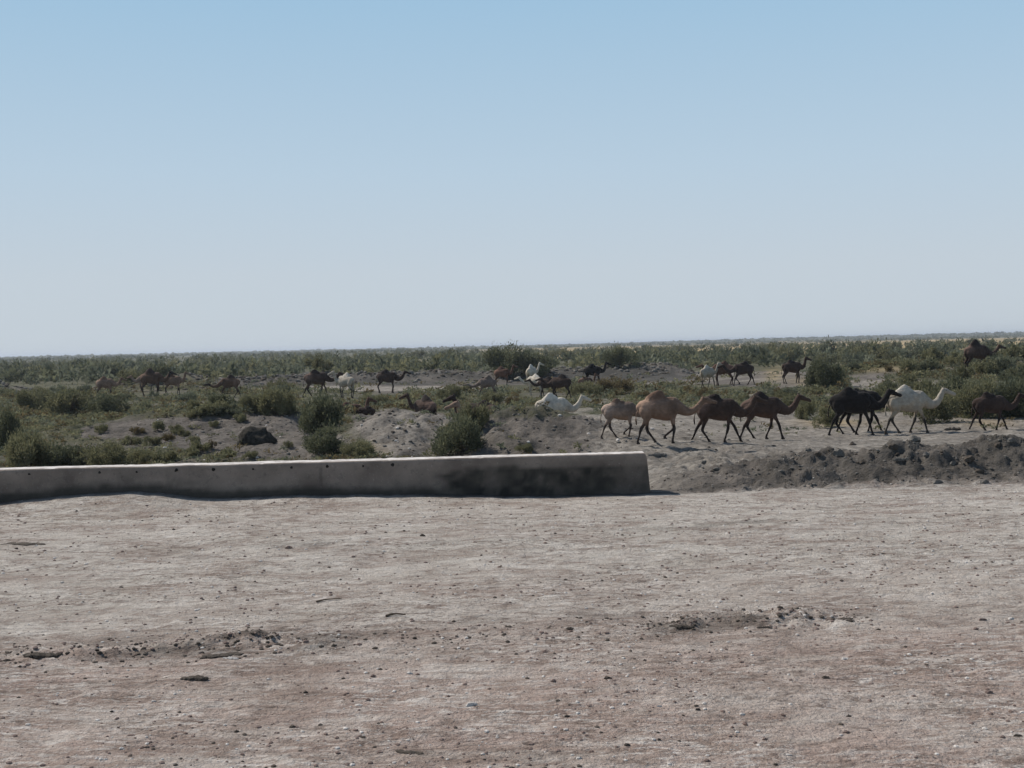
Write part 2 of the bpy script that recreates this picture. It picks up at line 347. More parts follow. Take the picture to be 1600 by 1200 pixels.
# end cap as fan
cen = P[-1].mean(0); V = np.vstack([V, cen]); ci = len(V) - 1
quads = fs.reshape(-1, 4); fan = np.array([[idx[-1, j], ci, ci, idx[-1, j + 1]] for j in range(len(prof) - 1)])
vx, vz = V[:, 0], V[:, 2]
nst = fbm(vx, vz * 2.2, .8, 4, 85); nst2 = fbm(vx, vz * 1.5, .22, 4, 86)
st = sstep(-.15, .15, (vx + 1.0) / 1.6 + .45 * nst) * sstep(.60, .50, vz + .12 * nst + .04 * nst2) * np.clip(.88 + .3 * nst2, 0, 1)
st = np.maximum(st, .6 * sstep(-.3, 1.5, vx) * sstep(.72, .4, vz + .15 * nst2))
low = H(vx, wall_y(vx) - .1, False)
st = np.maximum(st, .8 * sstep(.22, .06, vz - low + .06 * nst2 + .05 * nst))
st = np.maximum(st, .45 * gauss(vx, vz, -7.2, .42, 1.0, .12) * sstep(-.1, .3, nst2))
st = np.maximum(st, .6 * np.exp(-((vx + 3.55 + .01 * nst2) / .018) ** 2) * (vz < .66))
st = st * (1 - .30 * sstep(1.5, 2.3, vx)) * (1 - .25 * sstep(-.1, .25, fbm(vx, vz, .3, 4, 88)) * (vx > -1.5)); st = np.where(vz > .70, st * .1, st)
V -= off
meb = np_mesh('wall_body', V, quads, [M_CONC, M_CAP], mi.reshape(-1), {'stain': ('FLOAT', np.clip(st, 0, 1))}, True)
mkobj('wall_body', meb, root)
m2 = np_mesh('end_face', V[np.concatenate([idx[-1], [ci]])], np.array([[j, len(prof), j + 1] for j in range(len(prof) - 1)]), [M_CONC], None, {'stain': ('FLOAT', np.clip(st, 0, 1)[np.concatenate([idx[-1], [ci]])])})
mkobj('end_face', m2, root)
def disc_mesh(name, r, dep, mat, seed):
    rr = random.Random(seed); n = 12; V = []; Fq = []
    for ring, (rad, d) in enumerate(((r * 1.0, .0), (r, -dep), (r * .6, -dep * 1.3), (.001, -dep * 1.35))):
        for k in range(n):
            a = 2 * math.pi * k / n; q_ = rad * (1 + .12 * math.sin(3 * a + seed)); V.append((q_ * math.cos(a), d, q_ * math.sin(a)))
    for ring in range(3):
        for k in range(n): Fq.append((ring * n + k, ring * n + (k + 1) % n, (ring + 1) * n + (k + 1) % n, (ring + 1) * n + k))
    return np_mesh(name, V, Fq, [mat], smooth=True)
hm = disc_mesh('drain_hole', .030, .012, M_HOLE, 2)
for hx in (45, 155, 213, 275, 333, 395, 455, 511, 567, 613):
    d = ray(hx, 724 - hx * .018); xx = d.x * (WY0 / (1 - WYK * d.x))
    hs_ = rs0.uniform(.65, 1.25); mkobj('drain_hole', hm, root, Vector((xx - WEND, wall_y(xx) - wall_y(WEND) + .008, .655 + rs0.uniform(-.012, .012))), (0, rs0.uniform(0, 3), 0), (hs_, 1, hs_ * rs0.uniform(.7, 1.1)))

# ------------------------------------------------------------------ stones, clods, sticks
def rock_arrays(rs, n=1):
    # low-poly jittered icosphere
    import bmesh
    bm = bmesh.new(); bmesh.ops.create_icosphere(bm, subdivisions=n, radius=1)
    V = np.array([v.co[:] for v in bm.verts]); Fc = np.array([[v.index for v in f.verts] for f in bm.faces]); bm.free()
    V = V * (1 + (.28 if n < 2 else .55) * (rs.rand(len(V), 1) - .5)) * np.array([1, .85, .6 if n < 2 else .8]) + (.12 if n < 2 else .2) * (rs.rand(*V.shape) - .5)
    return V, Fc
rs = np.random.RandomState(11)
ROCKS = [rock_arrays(rs, 1) for _ in range(6)]; ROCKS2 = [rock_arrays(rs, 2) for _ in range(6)]
def scatter_stones(name, pts, sizes, mats, midx, label, kind='stuff', rs=rs):
    Vs, Fs, Ms = [], [], []; o = 0
    z = H(pts[:, 0], pts[:, 1])
    for i in range(len(pts)):
        V, Fc = ROCKS[i % 6]; a = rs.rand() * 6.28; c, s = math.cos(a), math.sin(a)
        q = V * sizes[i]; q = np.stack([q[:, 0] * c - q[:, 1] * s, q[:, 0] * s + q[:, 1] * c, q[:, 2]], -1) + np.array([pts[i, 0], pts[i, 1], z[i] + sizes[i] * .05])
        Vs.append(q); Fs.append(Fc + o); Ms.append(np.full(len(Fc), midx[i])); o += len(V)
    me = np_mesh(name, np.concatenate(Vs), np.concatenate(Fs), mats, np.concatenate(Ms))
    return tag(mkobj(name, me), label, 'gravel', kind=kind)
N = 17000
yy = 6.5 + 15.5 * rs.rand(N) ** 1.3; xx = (rs.rand(N) * 2 - 1) * .5 * yy
dens = sstep(-.25, .25, fbm(xx, yy, 1.5, 3, 91)); keep = rs.rand(N) < .25 + .75 * dens * np.clip(1.3 - (yy - 7) / 12, .2, 1)
pts = np.stack([xx, yy], -1)[keep]; sz = (.0045 + .020 * rs.rand(len(pts)) ** 2.8) * (1 + .35 * sstep(10, 18, pts[:, 1]))
sel = rs.rand(len(pts))
scatter_stones('gravel', pts, sz, [M_STONE, M_PALE, M_CLOD], np.where(sel < .60, 0, np.where(sel < .88, 1, 2)), 'fine brown and pale gravel strewn over the foreground dirt')
# crumbled soil on the rut line
N = 1500
xx = np.concatenate([rs.uniform(-6.5, -2.2, 900), rs.uniform(1.2, 3.5, 350), rs.uniform(-2.2, 1.2, 250)]); yy = 11.75 + .09 * xx + .25 * rs.randn(N) + .25 * fbm(xx, xx * 0, 2.0, 3, 54)
scatter_stones('crumbled_soil', np.stack([xx, yy], -1), .006 + .026 * rs.rand(N) ** 3, [M_CLOD, M_STONE], (rs.rand(N) < .4).astype(int), 'dark crumbled soil along the old wheel rut in the foreground')
# bank rubble
N = 5200
xx = rs.uniform(2.6, 14, N); dd = rs.uniform(-2.0, 3.0, N); yy = 24.6 + .02 * xx + dd
k = rs.rand(N) < sstep(2.6, 6, xx) * .9 + .12
xx, yy = xx[k], yy[k]
scatter_stones('bank_rubble', np.stack([xx, yy], -1), .010 + .036 * rs.rand(len(xx)) ** 3.5, [M_CLODG, M_CLOD, M_PALE], rs.choice([0, 1, 2], len(xx), p=[.62, .365, .015]), 'grey and dark rubble covering the dirt bank right of the wall')
# rubble on the mounds and beyond the wall
N = 7000
xx = rs.uniform(-16, 8, N); yy = rs.uniform(34, 58, N)
k = rs.rand(N) < .12 + .88 * (gauss(xx, yy, -3.7, 42, 2, 3.5) + gauss(xx, yy, .5, 40, 2.4, 3) + .8 * gauss(xx, yy, -12, 50, 5, 4))
xx, yy = xx[k], yy[k]
scatter_stones('mound_rubble', np.stack([xx, yy], -1), .02 + .07 * rs.rand(len(xx)) ** 3, [M_CLODG, M_CLOD, M_PALE], rs.choice([0, 1, 2], len(xx), p=[.55, .37, .08]), 'stones and lumps of clay on the mounds beyond the wall')
N = 3200
xx = rs.uniform(-66, 22, N); yy = 128 + 3 * np.sin(xx * .06) + rs.randn(N) * 3.2
scatter_stones('spoil_rubble', np.stack([xx, yy], -1), .08 + .28 * rs.rand(N) ** 2.5, [M_CLODG, M_CLOD], rs.choice([0, 1], N, p=[.6, .4]), 'dark lumps of earth on the long spoil bank behind the far camels')

rock_me = {}
def rock_obj(name, mat, px_, py_, wpx, hpx, label, cat, group=None, at=None, rot=None, whole=False):
    x, y = hit(px_, py_) if at is None else at
    key = (mat.name, random.randrange(6))
    if whole:
        import bmesh
        bm = bmesh.new(); bmesh.ops.create_icosphere(bm, subdivisions=4, radius=1); V = np.array([v.co[:] for v in bm.verts]); Fc = np.array([[v.index for v in f.verts] for f in bm.faces]); bm.free()
        V = V * (1 + .28 * fbm(V[:, 0] + V[:, 2] * .7, V[:, 1] - V[:, 2], .8, 4, 3, .6) + .22 * fbm(V[:, 0] - V[:, 2], V[:, 1] + V[:, 0], .25, 4, 4, .6))[:, None]
        key = (mat.name, 'whole'); rock_me[key] = np_mesh(name, V, Fc, [mat], smooth=True)
    if wpx > 22 and not whole:                      # a crumbled heap of lumps rather than one slab
        rr = np.random.RandomState(int(px_) * 7 + int(py_)); Vs, Fs, oo = [], [], 0; n_ = int(7 + wpx / 6)
        for k in range(n_):
            V, Fc = ROCKS[rr.randint(6)]; a_ = rr.uniform(-1, 1); a_ = -.8 + 1.6 * k / (n_ - 1); r_ = (.19 + .17 * rr.rand() ** 1.5) * (1.15 - .4 * abs(a_))
            Vs.append(V * np.array([r_, r_ * 1.1, r_ * 2.1]) * (1 + .3 * rr.rand()) + np.array([(-.8 + 1.6 * k / (n_ - 1)) * 1.0, rr.uniform(-.18, .18), .10 * rr.rand()])); Fs.append(Fc + oo); oo += len(V)
        key = (mat.name, px_, py_); rock_me[key] = np_mesh(name, np.concatenate(Vs), np.concatenate(Fs), [mat])
    if key not in rock_me:
        V, Fc = ROCKS2[key[1]]; rock_me[key] = np_mesh(name, V, Fc, [mat], smooth=False)
    s = y / F
    z = float(H(x, y))
    o = mkobj(name, rock_me[key], None, (x, y, z + hpx * s * .02), (0, 0, random.uniform(-.4, .4) if rot is None else rot), (wpx * s / 2, wpx * s / 2 * .8, hpx * s * .8))
    return tag(o, label, cat, group)
random.seed(4)
rock_obj('clod', M_CLOD, 38, 851, 72, 8, 'long flat dark clod of soil near the left edge of the pale dirt', 'clod')
rock_obj('clod', M_CLOD, 303, 1061, 48, 13, 'dark mossy clod lying alone just below the wheel rut', 'clod')
rock_obj('clod', M_CLOD, 640, 1180, 48, 7, 'flat dark clod at the bottom edge of the picture', 'clod')
rock_obj('clod', M_CLOD, 66, 1031, 60, 16, 'big dark clod at the left end of the wheel rut', 'clod')
rock_obj('clod', M_CLOD, 345, 1027, 66, 11, 'dark clod with a pale stone before it at the end of the rut', 'clod')
rock_obj('stone', M_PALE, 360, 1031, 26, 8, 'pale stone in front of the dark clod at the end of the rut', 'stone')
rock_obj('clod', M_CLOD, 1195, 985, 24, 8, 'dark clod in the middle of the churned patch of soil', 'clod')
rock_obj('clod', M_CLOD, 1313, 969, 36, 8, 'flat dark clod at the right end of the churned patch', 'clod')
rock_obj('clod', M_CLOD, 1066, 985, 40, 12, 'crumbling dark clod at the left end of the churned patch', 'clod')
rock_obj('stone', M_PALE, 736, 1104, 18, 8, 'white pebble standing out below the centre of the dirt', 'stone')
for (a, b) in ((451, 857), (660, 838), (1323, 1144), (1326, 1120), (1030, 1160), (458, 1138), (1525, 985), (1535, 970), (1290, 1060), (865, 1067), (950, 1062), (980, 1170), (1090, 1110), (1195, 1155), (1590, 1150), (1545, 1080), (205, 1150), (370, 1145), (478, 1085), (583, 1060), (1212, 1195), (1105, 1190), (890, 985), (522, 1013)):
    rock_obj('stone', M_STONE if (a % 2) else M_CLOD, a, b, random.uniform(7, 13), random.uniform(4, 6.5), 'small dark stone lying loose on the foreground dirt', 'stone', 'loose dark stones on the foreground dirt')
for (a, b) in ((420, 1060), (260, 1122), (560, 1105), (1030, 1105), (1600 - 20, 968), (1232, 1180), (905, 1190), (240, 1095), (1320, 1030), (640, 1055)):
    rock_obj('stone', M_PALE, a, b, random.uniform(7, 12), random.uniform(3, 5), 'small whitish stone lying on the foreground dirt', 'stone', 'whitish stones on the foreground dirt')
def bank_label(a, b, w):
    L = [(1110, 'just right of the wall end'), (1240, 'below the camel with raised head'), (1330, 'below the black walking pair'), (1418, 'below the wool humped white camel'), (1490, 'below the white camel head'), (1560, 'below the rightmost camel')]
    return '%s clod %s the bank, %s' % ('big' if w > 20 else 'mid-sized' if w > 15 else 'small', 'near the crest of' if b < 712 else 'halfway down' if b < 740 else 'at the foot of', min(L, key=lambda t: abs(t[0] - a))[1].replace('below', 'below') )
for (a, b, w, h) in ((1310, 710, 20, 14), (1332, 696, 16, 12), (1278, 712, 14, 8), (1408, 720, 30, 14), (1430, 690, 22, 12), (1395, 700, 18, 10), (1488, 672, 34, 14), (1530, 738, 16, 9), (1560, 700, 15, 8),
                     (1465, 756, 20, 9), (1538, 755, 16, 8), (1350, 725, 16, 8), (1262, 705, 14, 9), (1515, 718, 22, 10), (1580, 690, 14, 8), (1490, 725, 16, 9), (1448, 712, 14, 8), (1120, 735, 14, 6), (1100, 725, 12, 6), (1220, 738, 12, 6)):
    rock_obj('clod', M_CLODG if (a % 3) else M_CLOD, a, b, w * .85, h * .85, bank_label(a, b, w), 'clod', 'lumps of earth on the dirt bank')
rock_obj('earth_lump', M_LUMP, 399, 694, 56, 30, 'dark rounded lump of earth alone on the bare clay beside small shrubs', 'earth lump', whole=True)
rock_obj('clod', M_CLODG, 1028, 712, 30, 12, 'grey boulder of clay just behind the end of the wall', 'clod')
def tube(path, rad, n=8):
    path = [Vector(p) for p in path]; V = []; Fq = []
    for i, p in enumerate(path):
        t = (path[min(i + 1, len(path) - 1)] - path[max(i - 1, 0)]).normalized()
        a = t.cross(Vector((0, 0, 1)) if abs(t.z) < .9 else Vector((0, 1, 0))).normalized(); b = a.cross(t)
        for k in range(n): V.append(p + rad[i] * (math.cos(6.2832 * k / n) * a + math.sin(6.2832 * k / n) * b))
    for i in range(len(path) - 1):
        for k in range(n): Fq.append((i * n + k, i * n + (k + 1) % n, (i + 1) * n + (k + 1) % n, (i + 1) * n + k))
    return V, Fq
def stick(pxa, pya, pxb, pyb, r, label):
    a = hit(pxa, pya); b = hit(pxb, pyb)
    P = []
    for k in range(7):
        t = k / 6; x = a[0] * (1 - t) + b[0] * t; y = a[1] * (1 - t) + b[1] * t; P.append((x - a[0], y - a[1] + .01 * math.sin(5 * t), float(H(x, y)) + r + .006 * math.sin(3 * t)))
    V, Fq = tube(P, [r * (1 - .5 * k / 6) for k in range(7)]); tag(mkobj('stick', np_mesh('stick', V, Fq, [M_STICK], smooth=True), None, (a[0], a[1], 0)), label, 'stick')
stick(494, 940, 534, 937, .010, 'short straight dry stick on the dirt left of centre')
stick(603, 966, 634, 964, .014, 'thick dark stub of wood below the wall on the dirt')

# ------------------------------------------------------------------ camels
def coat_mat():
    q = NT('camel_coat'); v = q.coords('Object')
    a = q.attr('coat').outputs['Color']
    n = q.ramp(q.noise(9, 5, .6, v), .3, .7, (.80, .80, .80), (1.15, 1.15, 1.15))
    q.base(q.mix(1.0, a, n, 'MULTIPLY'), .9); q.p.inputs['Sheen Weight'].default_value = .08; q.p.inputs['Sheen Roughness'].default_value = .5; q.bump(q.noise(50, 4, .6, v), .35, .02); return q.m
M_COAT = coat_mat()
def loft(path, n=14):
    """path: list of (x,y,z,ry,rz): lofted closed elliptical tube"""
    P = [Vector(p[:3]) for p in path]; V = []; Fq = []
    m = len(P)
    for i, p in enumerate(P):
        t = (P[min(i + 1, m - 1)] - P[max(i - 1, 0)]).normalized()
        a = Vector((0, 1, 0)); a = (a - t * a.dot(t)).normalized(); b = t.cross(a).normalized()
        for k in range(n):
            th = 2 * math.pi * k / n; V.append(p + a * (path[i][3] * math.cos(th)) + b * (path[i][4] * math.sin(th)))
    Fc = []
    for i in range(m - 1):
        for k in range(n): Fc.append((i * n + k, i * n + (k + 1) % n, (i + 1) * n + (k + 1) % n, (i + 1) * n + k))
    Fc.append(tuple(range(n))[::-1]); Fc.append(tuple((m - 1) * n + k for k in range(n)))
    return [v[:] for v in V], Fc
def dense(path, k=4):
    """catmull-rom resample"""
    p = np.array(path, float); out = []
    P = np.vstack([2 * p[0] - p[1], p, 2 * p[-1] - p[-2]])
    for i in range(1, len(P) - 2):
        for j in range(k):
            t = j / k; out.append(.5 * ((2 * P[i]) + (-P[i - 1] + P[i + 1]) * t + (2 * P[i - 1] - 5 * P[i] + 4 * P[i + 1] - P[i + 2]) * t * t + (-P[i - 1] + 3 * P[i] - 3 * P[i + 1] + P[i + 2]) * t ** 3))
    out.append(p[-1]); out = np.array(out); out[:, 3:] = np.maximum(out[:, 3:], .006); return [tuple(o) for o in out]
def ik(hx, hz, fx, fz, l1, l2, bend):
    d = math.hypot(fx - hx, fz - hz); d = min(d, l1 + l2 - .004); a = math.atan2(fz - hz, fx - hx)
    c = math.acos(max(-1, min(1, (l1 * l1 + d * d - l2 * l2) / (2 * l1 * d)))); return hx + l1 * math.cos(a + bend * c), hz + l1 * math.sin(a + bend * c)
NECKS = {   # x, z, r_y, r_z
 'up':   [(.62, 1.40, .18, .29), (.86, 1.25, .13, .22), (1.06, 1.19, .10, .165), (1.24, 1.27, .088, .13), (1.38, 1.44, .08, .11), (1.47, 1.62, .074, .094), (1.54, 1.74, .080, .094)],
 'high': [(.60, 1.44, .17, .27), (.80, 1.34, .125, .20), (.96, 1.34, .095, .145), (1.07, 1.50, .082, .115), (1.14, 1.72, .074, .098), (1.18, 1.92, .070, .088), (1.23, 2.05, .078, .09)],
 'fwd':  [(.62, 1.42, .17, .27), (.86, 1.28, .125, .19), (1.08, 1.20, .095, .14), (1.28, 1.24, .082, .11), (1.46, 1.38, .074, .095), (1.60, 1.54, .070, .088), (1.68, 1.64, .078, .09)],
 'low':  [(.62, 1.40, .17, .26), (.88, 1.24, .125, .18), (1.10, 1.10, .095, .14), (1.32, 1.04, .082, .11), (1.54, 1.06, .074, .095), (1.72, 1.14, .070, .088), (1.82, 1.20, .078, .09)],
 'down': [(.62, 1.38, .17, .26), (.88, 1.18, .125, .18), (1.08, .96, .095, .14), (1.24, .74, .082, .11), (1.36, .52, .074, .095), (1.44, .36, .070, .088), (1.48, .30, .078, .09)],
}
# feet (x): near fore, far fore, near hind, far hind ; lifts
GAITS = {
 'stand': ((.50, 0), (.42, 0), (-.60, 0), (-.72, 0)),
 'walk_a': ((.44, 0), (.20, .16), (-.92, 0), (-.18, 0)),
 'walk_b': ((.78, 0), (.18, 0), (-.98, 0), (-.36, 0)),
 'walk_c': ((.30, 0), (.92, 0), (-.34, 0), (-1.0, 0)),
 'walk_d': ((.82, 0), (.40, .12), (-.38, 0), (-.90, 0)),
 'graze': ((.62, 0), (.34, 0), (-.50, 0), (-.86, 0)),
}
MESHC = {}
COATS = {  # body, hump, lower leg, belly/neck underside, head
 'white': ((.56, .505, .42), (.62, .57, .49), (.36, .32, .26), (.50, .44, .36), (.54, .48, .39)),
 'whiteleg': ((.41, .365, .30), (.50, .455, .385), (.045, .038, .032), (.36, .31, .25), (.38, .335, .275)),
 'tan': ((.215, .140, .100), (.150, .090, .062), (.035, .027, .023), (.20, .120, .082), (.17, .112, .08)),
 'paletan': ((.25, .185, .145), (.13, .085, .062), (.06, .045, .038), (.30, .20, .14), (.25, .17, .125)),
 'greytan': ((.17, .128, .105), (.165, .125, .10), (.07, .055, .048), (.17, .12, .095), (.23, .19, .15)),
 'brown': ((.068, .043, .033), (.030, .021, .019), (.022, .016, .014), (.095, .054, .037), (.066, .042, .031)),
 'reddish': ((.120, .066, .046), (.085, .045, .033), (.045, .028, .022), (.125, .068, .045), (.10, .056, .04)),
 'darkbrown': ((.052, .033, .026), (.026, .018, .016), (.024, .017, .015), (.065, .036, .026), (.035, .022, .018)),
 'darkface': ((.115, .068, .046), (.05, .032, .026), (.040, .027, .022), (.10, .058, .04), (.020, .015, .013)),
 'black': ((.016, .013, .012), (.014, .012, .011), (.012, .010, .009), (.017, .014, .012), (.014, .012, .011)),
}
def camel_mesh(coat, gait, neck, hump=1.0, seed=0, headturn=0.0, sit=False):
    key = (coat, gait, neck, round(hump, 2), seed, headturn, sit)
    if key in MESHC: return MESHC[key]
    r = random.Random(seed * 7 + 1)
    dz = -.86 if sit else 0.0
    parts = []
    A = lambda p, k=3, n=16: parts.append(loft(dense(p, k), n))
    # torso (x, y, z, ry, rz): deep chest narrowing to the flank
    A([(-.78, 0, 1.24 + dz, .05, .12), (-.71, 0, 1.33 + dz, .18, .28), (-.52, 0, 1.37 + dz, .26, .34), (-.26, 0, 1.36 + dz, .30, .385), (.05, 0, 1.33 + dz, .33, .43),
       (.34, 0, 1.33 + dz, .295, .46), (.56, 0, 1.38 + dz, .23, .41), (.70, 0, 1.36 + dz, .14, .28), (.77, 0, 1.34 + dz, .05, .14)])
    # hump: a broad base sloping back to the rump, with a soft leaning tip
    hs = hump; lean = -.03 + r.uniform(-.06, .05)
    A([(-.10, 0, 1.46 + dz, .27, .58), (-.09, 0, 1.64 + dz, .215, .50), (-.06 + lean * .5, 0, 1.66 + .15 * hs + dz, .155, .36), (-.03 + lean, 0, 1.66 + .28 * hs + dz, .10, .21), (0 + lean, 0, 1.66 + .38 * hs + dz, .04, .08)])
    # haunch and shoulder muscle
    for s in (-1, 1):
        A([(-.56, s * .12, 1.48 + dz, .11, .20), (-.55, s * .15, 1.26 + dz, .14, .26), (-.53, s * .16, 1.05 + dz, .115, .19), (-.53, s * .16, .92 + dz, .06, .10)])
        A([(.52, s * .10, 1.60 + dz, .08, .14), (.54, s * .16, 1.36 + dz, .11, .19), (.50, s * .16, 1.12 + dz, .085, .13), (.48, s * .16, 1.0 + dz, .05, .07)])
    # neck and head
    N_ = NECKS[neck]; ca, sa = math.cos(headturn), math.sin(headturn)
    def turn(x, y, w):
        a = headturn * w; bx = .62; return bx + (x - bx) * math.cos(a) - y * math.sin(a), (x - bx) * math.sin(a) + y * math.cos(a)
    pts = []
    for i, (x, z, ry, rz) in enumerate(N_):
        X_, Y_ = turn(x, 0, i / (len(N_) - 1)); kk = 1 + .22 * min(1, i / 3); pts.append((X_, Y_, z + dz, ry * 1.05 * kk, rz * kk))
    A(pts, 4)
    hx, hz = N_[-1][0], N_[-1][1] + dz; hp = {'down': -1.0, 'low': .08, 'fwd': -.12}.get(neck, -.22)
    def hd(dx, dzz, dy=0):
        dx, dzz, dy = dx * 1.14, dzz * 1.14, dy * 1.14
        x = hx + dx * math.cos(hp) - dzz * math.sin(hp); z = hz + dx * math.sin(hp) + dzz * math.cos(hp); X_, Y_ = turn(x, dy, 1.0); return X_, Y_, z
    A([(*hd(-.09, .0), .04, .05), (*hd(-.03, .012), .092, .114), (*hd(.09, .018), .098, .116), (*hd(.20, -.004), .076, .094), (*hd(.32, -.022), .062, .076), (*hd(.41, -.036), .064, .076), (*hd(.465, -.048), .048, .056), (*hd(.485, -.052), .015, .018)], 3, 14)
    for s in (-1, 1):
        A([(*hd(-.02, .085, s * .055), .026, .026), (*hd(-.05, .135, s * .085), .024, .020), (*hd(-.07, .175, s * .10), .010, .010)], 2, 8)
    # tail
    sw = r.uniform(-.05, .08)
    A([(-.72, 0, 1.42 + dz, .035, .035), (-.86, sw * .5, 1.25 + dz, .028, .028), (-.93, sw, 1.02 + dz, .022, .022), (-.92, sw, .84 + (dz * .8), .034, .034), (-.91, sw, .72 + (dz * .7), .012, .012)], 3, 8)
    if not sit:
        for i, (fx, lift) in enumerate(GAITS[gait]):
            s = -1 if i % 2 == 0 else 1; yy = s * .155; yf = s * .12; fz = .10 + lift; fx += r.uniform(-.03, .03)
            if i < 2:
                ax, az = .46, 1.03; kx, kz = ik(ax, az, fx, fz, .47, .47, -1 if False else 1)
                if kx < (ax + fx) / 2: kx, kz = ik(ax, az, fx, fz, .47, .47, -1)
                A([(ax, yy, az + .12, .085, .14), (ax, yy, az, .075, .108), ((ax * .4 + kx * .6), yy, (az * .4 + kz * .6), .052, .064), (kx + .005, yf, kz, .058, .066), ((kx * .45 + fx * .55), yf, (kz * .45 + fz * .55), .036, .040), (fx, yf, fz, .044, .048), (fx + .02, yf, fz - .05, .056, .05), (fx + .035, yf, fz - .09, .062, .058)], 3, 12)
            else:
                ax, az = -.50, 1.02; kx, kz = ik(ax, az, fx, fz, .50, .50, -1)
                if kx > (ax + fx) / 2: kx, kz = ik(ax, az, fx, fz, .50, .50, 1)
                A([(ax - .02, yy, az + .14, .11, .21), (ax, yy, az, .09, .155), ((ax * .5 + kx * .5), yy, (az * .5 + kz * .5), .058, .085), (kx - .01, yf, kz, .050, .066), ((kx * .45 + fx * .55), yf, (kz * .45 + fz * .55), .036, .040), (fx, yf, fz, .044, .048), (fx + .025, yf, fz - .05, .054, .05), (fx + .045, yf, fz - .09, .060, .058)], 3, 12)
            # broad two-toed pad
            A([(fx - .05, yf, fz - .075, .04, .025), (fx + .02, yf, fz - .07, .07, .04), (fx + .10, yf, fz - .08, .06, .025)], 2, 10)
    else:
        for s in (-1, 1):
            A([(.46, s * .18, .30, .08, .10), (.62, s * .20, .12, .07, .08), (.40, s * .21, .07, .055, .055), (.20, s * .21, .06, .05, .045)], 3, 10)
            A([(-.5, s * .20, .34, .12, .17), (-.22, s * .24, .16, .09, .10), (-.45, s * .24, .08, .06, .06), (-.75, s * .22, .06, .05, .045)], 3, 10)
    V = []; Fc = []
    for pv, pf in parts:
        o = len(V); V += pv; Fc += [tuple(i + o for i in f) for f in pf]
    me = bpy.data.meshes.new('camel'); me.from_pydata(V, [], Fc)
    ob = bpy.data.objects.new('tmp', me); COL.objects.link(ob)
    md = ob.modifiers.new('r', 'REMESH'); md.mode = 'VOXEL'; md.voxel_size = .0165
    ms = ob.modifiers.new('s', 'SMOOTH'); ms.factor = .6; ms.iterations = 4
    dg = bpy.context.evaluated_depsgraph_get(); me2 = bpy.data.meshes.new_from_object(ob.evaluated_get(dg))
    bpy.data.objects.remove(ob); me2.name = 'camel'
    n = len(me2.vertices); co = np.zeros(n * 3, np.float32); me2.vertices.foreach_get('co', co); co = co.reshape(-1, 3)
    # slight woolly unevenness
    B, HU, LG, BE, HD = [np.array(c) for c in COATS[coat]]
    x, y, z = co[:, 0], co[:, 1], co[:, 2] - (dz if sit else 0)
    nn = fbm(x + 3 * seed, z + y * .7, .16, 3, seed)[:, None]; nb = fbm(x + 3 * seed, z + y, .45, 3, seed + 9)[:, None]
    c = B[None, :] * (1 + .40 * nb + .22 * nn)
    if coat in ('brown', 'tan', 'reddish', 'paletan', 'darkface'):
        pr = .6 + 1.0 * r.random(); c = c * (1 + pr * (.95 if coat == 'brown' else .45) * sstep(-.15, -.55, x + .12 * nn[:, 0]) * sstep(1.15, 1.45, z))[:, None] * (1 - .32 * np.exp(-((x - .55) / .22) ** 2 - ((z - 1.5) / .35) ** 2))[:, None]  # upper rump painted lighter as if lit from above; shoulder darker
    if coat in ('white', 'whiteleg'):
        dirt = (.5 * sstep(-.1, .4, nb[:, 0] + .4 * nn[:, 0]) + .3 * sstep(1.3, 1.0, z))[:, None]; c = c * (1 - dirt * .45 * np.array([.6, .85, 1.1]))
    w = (sstep(1.66, 1.80, z + .10 * nn[:, 0]) * sstep(.55, .4, np.abs(x)))[:, None]; c = c * (1 - w) + HU * w
    w = (sstep(.80, .60, z + .12 * nn[:, 0]) * (0 if sit else 1) * np.ones(n))[:, None]; c = c * (1 - w) + LG * w
    w = (sstep(1.16, 1.0, z + .05 * nn[:, 0]) * (z > .85) * sstep(.5, .3, np.abs(x - .0)))[:, None]; c = c * (1 - w) + BE * w
    w = (sstep(N_[-1][0] - .22, N_[-1][0] - .02, np.where(np.abs(headturn) > .3, x * 10, x)) * (z > N_[-1][1] - .35))[:, None] if neck != 'down' else 0; c = c * (1 - w) + HD * w
    # eyes, nostril and mouth marks
    for s in (-1, 1):
        e = np.array(hd(.075, .035, s * .085)); d = np.linalg.norm(co - e, axis=1)[:, None]; w = np.clip(1.4 - d / .022, 0, 1); c = c * (1 - w) + np.array([.01, .008, .007]) * w
        e = np.array(hd(.455, -.025, s * .025)); d = np.linalg.norm(co - e, axis=1)[:, None]; w = np.clip(1.2 - d / .022, 0, 1) * .8; c = c * (1 - w) + np.array([.02, .015, .013]) * w
    w = (sstep(.95, .86, z) * (x < -.85) * (z > .65) * (np.abs(y - sw) < .06))[:, None]; c = c * (1 - w) + HU * .6 * w
    nr = np.zeros(n * 3, np.float32); me2.vertices.foreach_get('normal', nr); nr = nr.reshape(-1, 3)
    co2 = co + nr * (.012 * nn + .006 * fbm(x, z + y, .05, 2, seed + 3)[:, None]); me2.vertices.foreach_set('co', co2.astype(np.float32).ravel())
    a = me2.attributes.new('coat', 'FLOAT_COLOR', 'POINT'); a.data.foreach_set('color', np.hstack([np.clip(c, .004, 1), np.ones((n, 1))]).astype(np.float32).ravel())
    me2.materials.clear(); me2.materials.append(M_COAT)
    me2.polygons.foreach_set('use_smooth', np.ones(len(me2.polygons), bool)); me2.update()
    MESHC[key] = me2; return me2

M_WOOL = simple('shed_wool', (.30, .22, .16), (.60, .55, .48), 14, .6, .03)
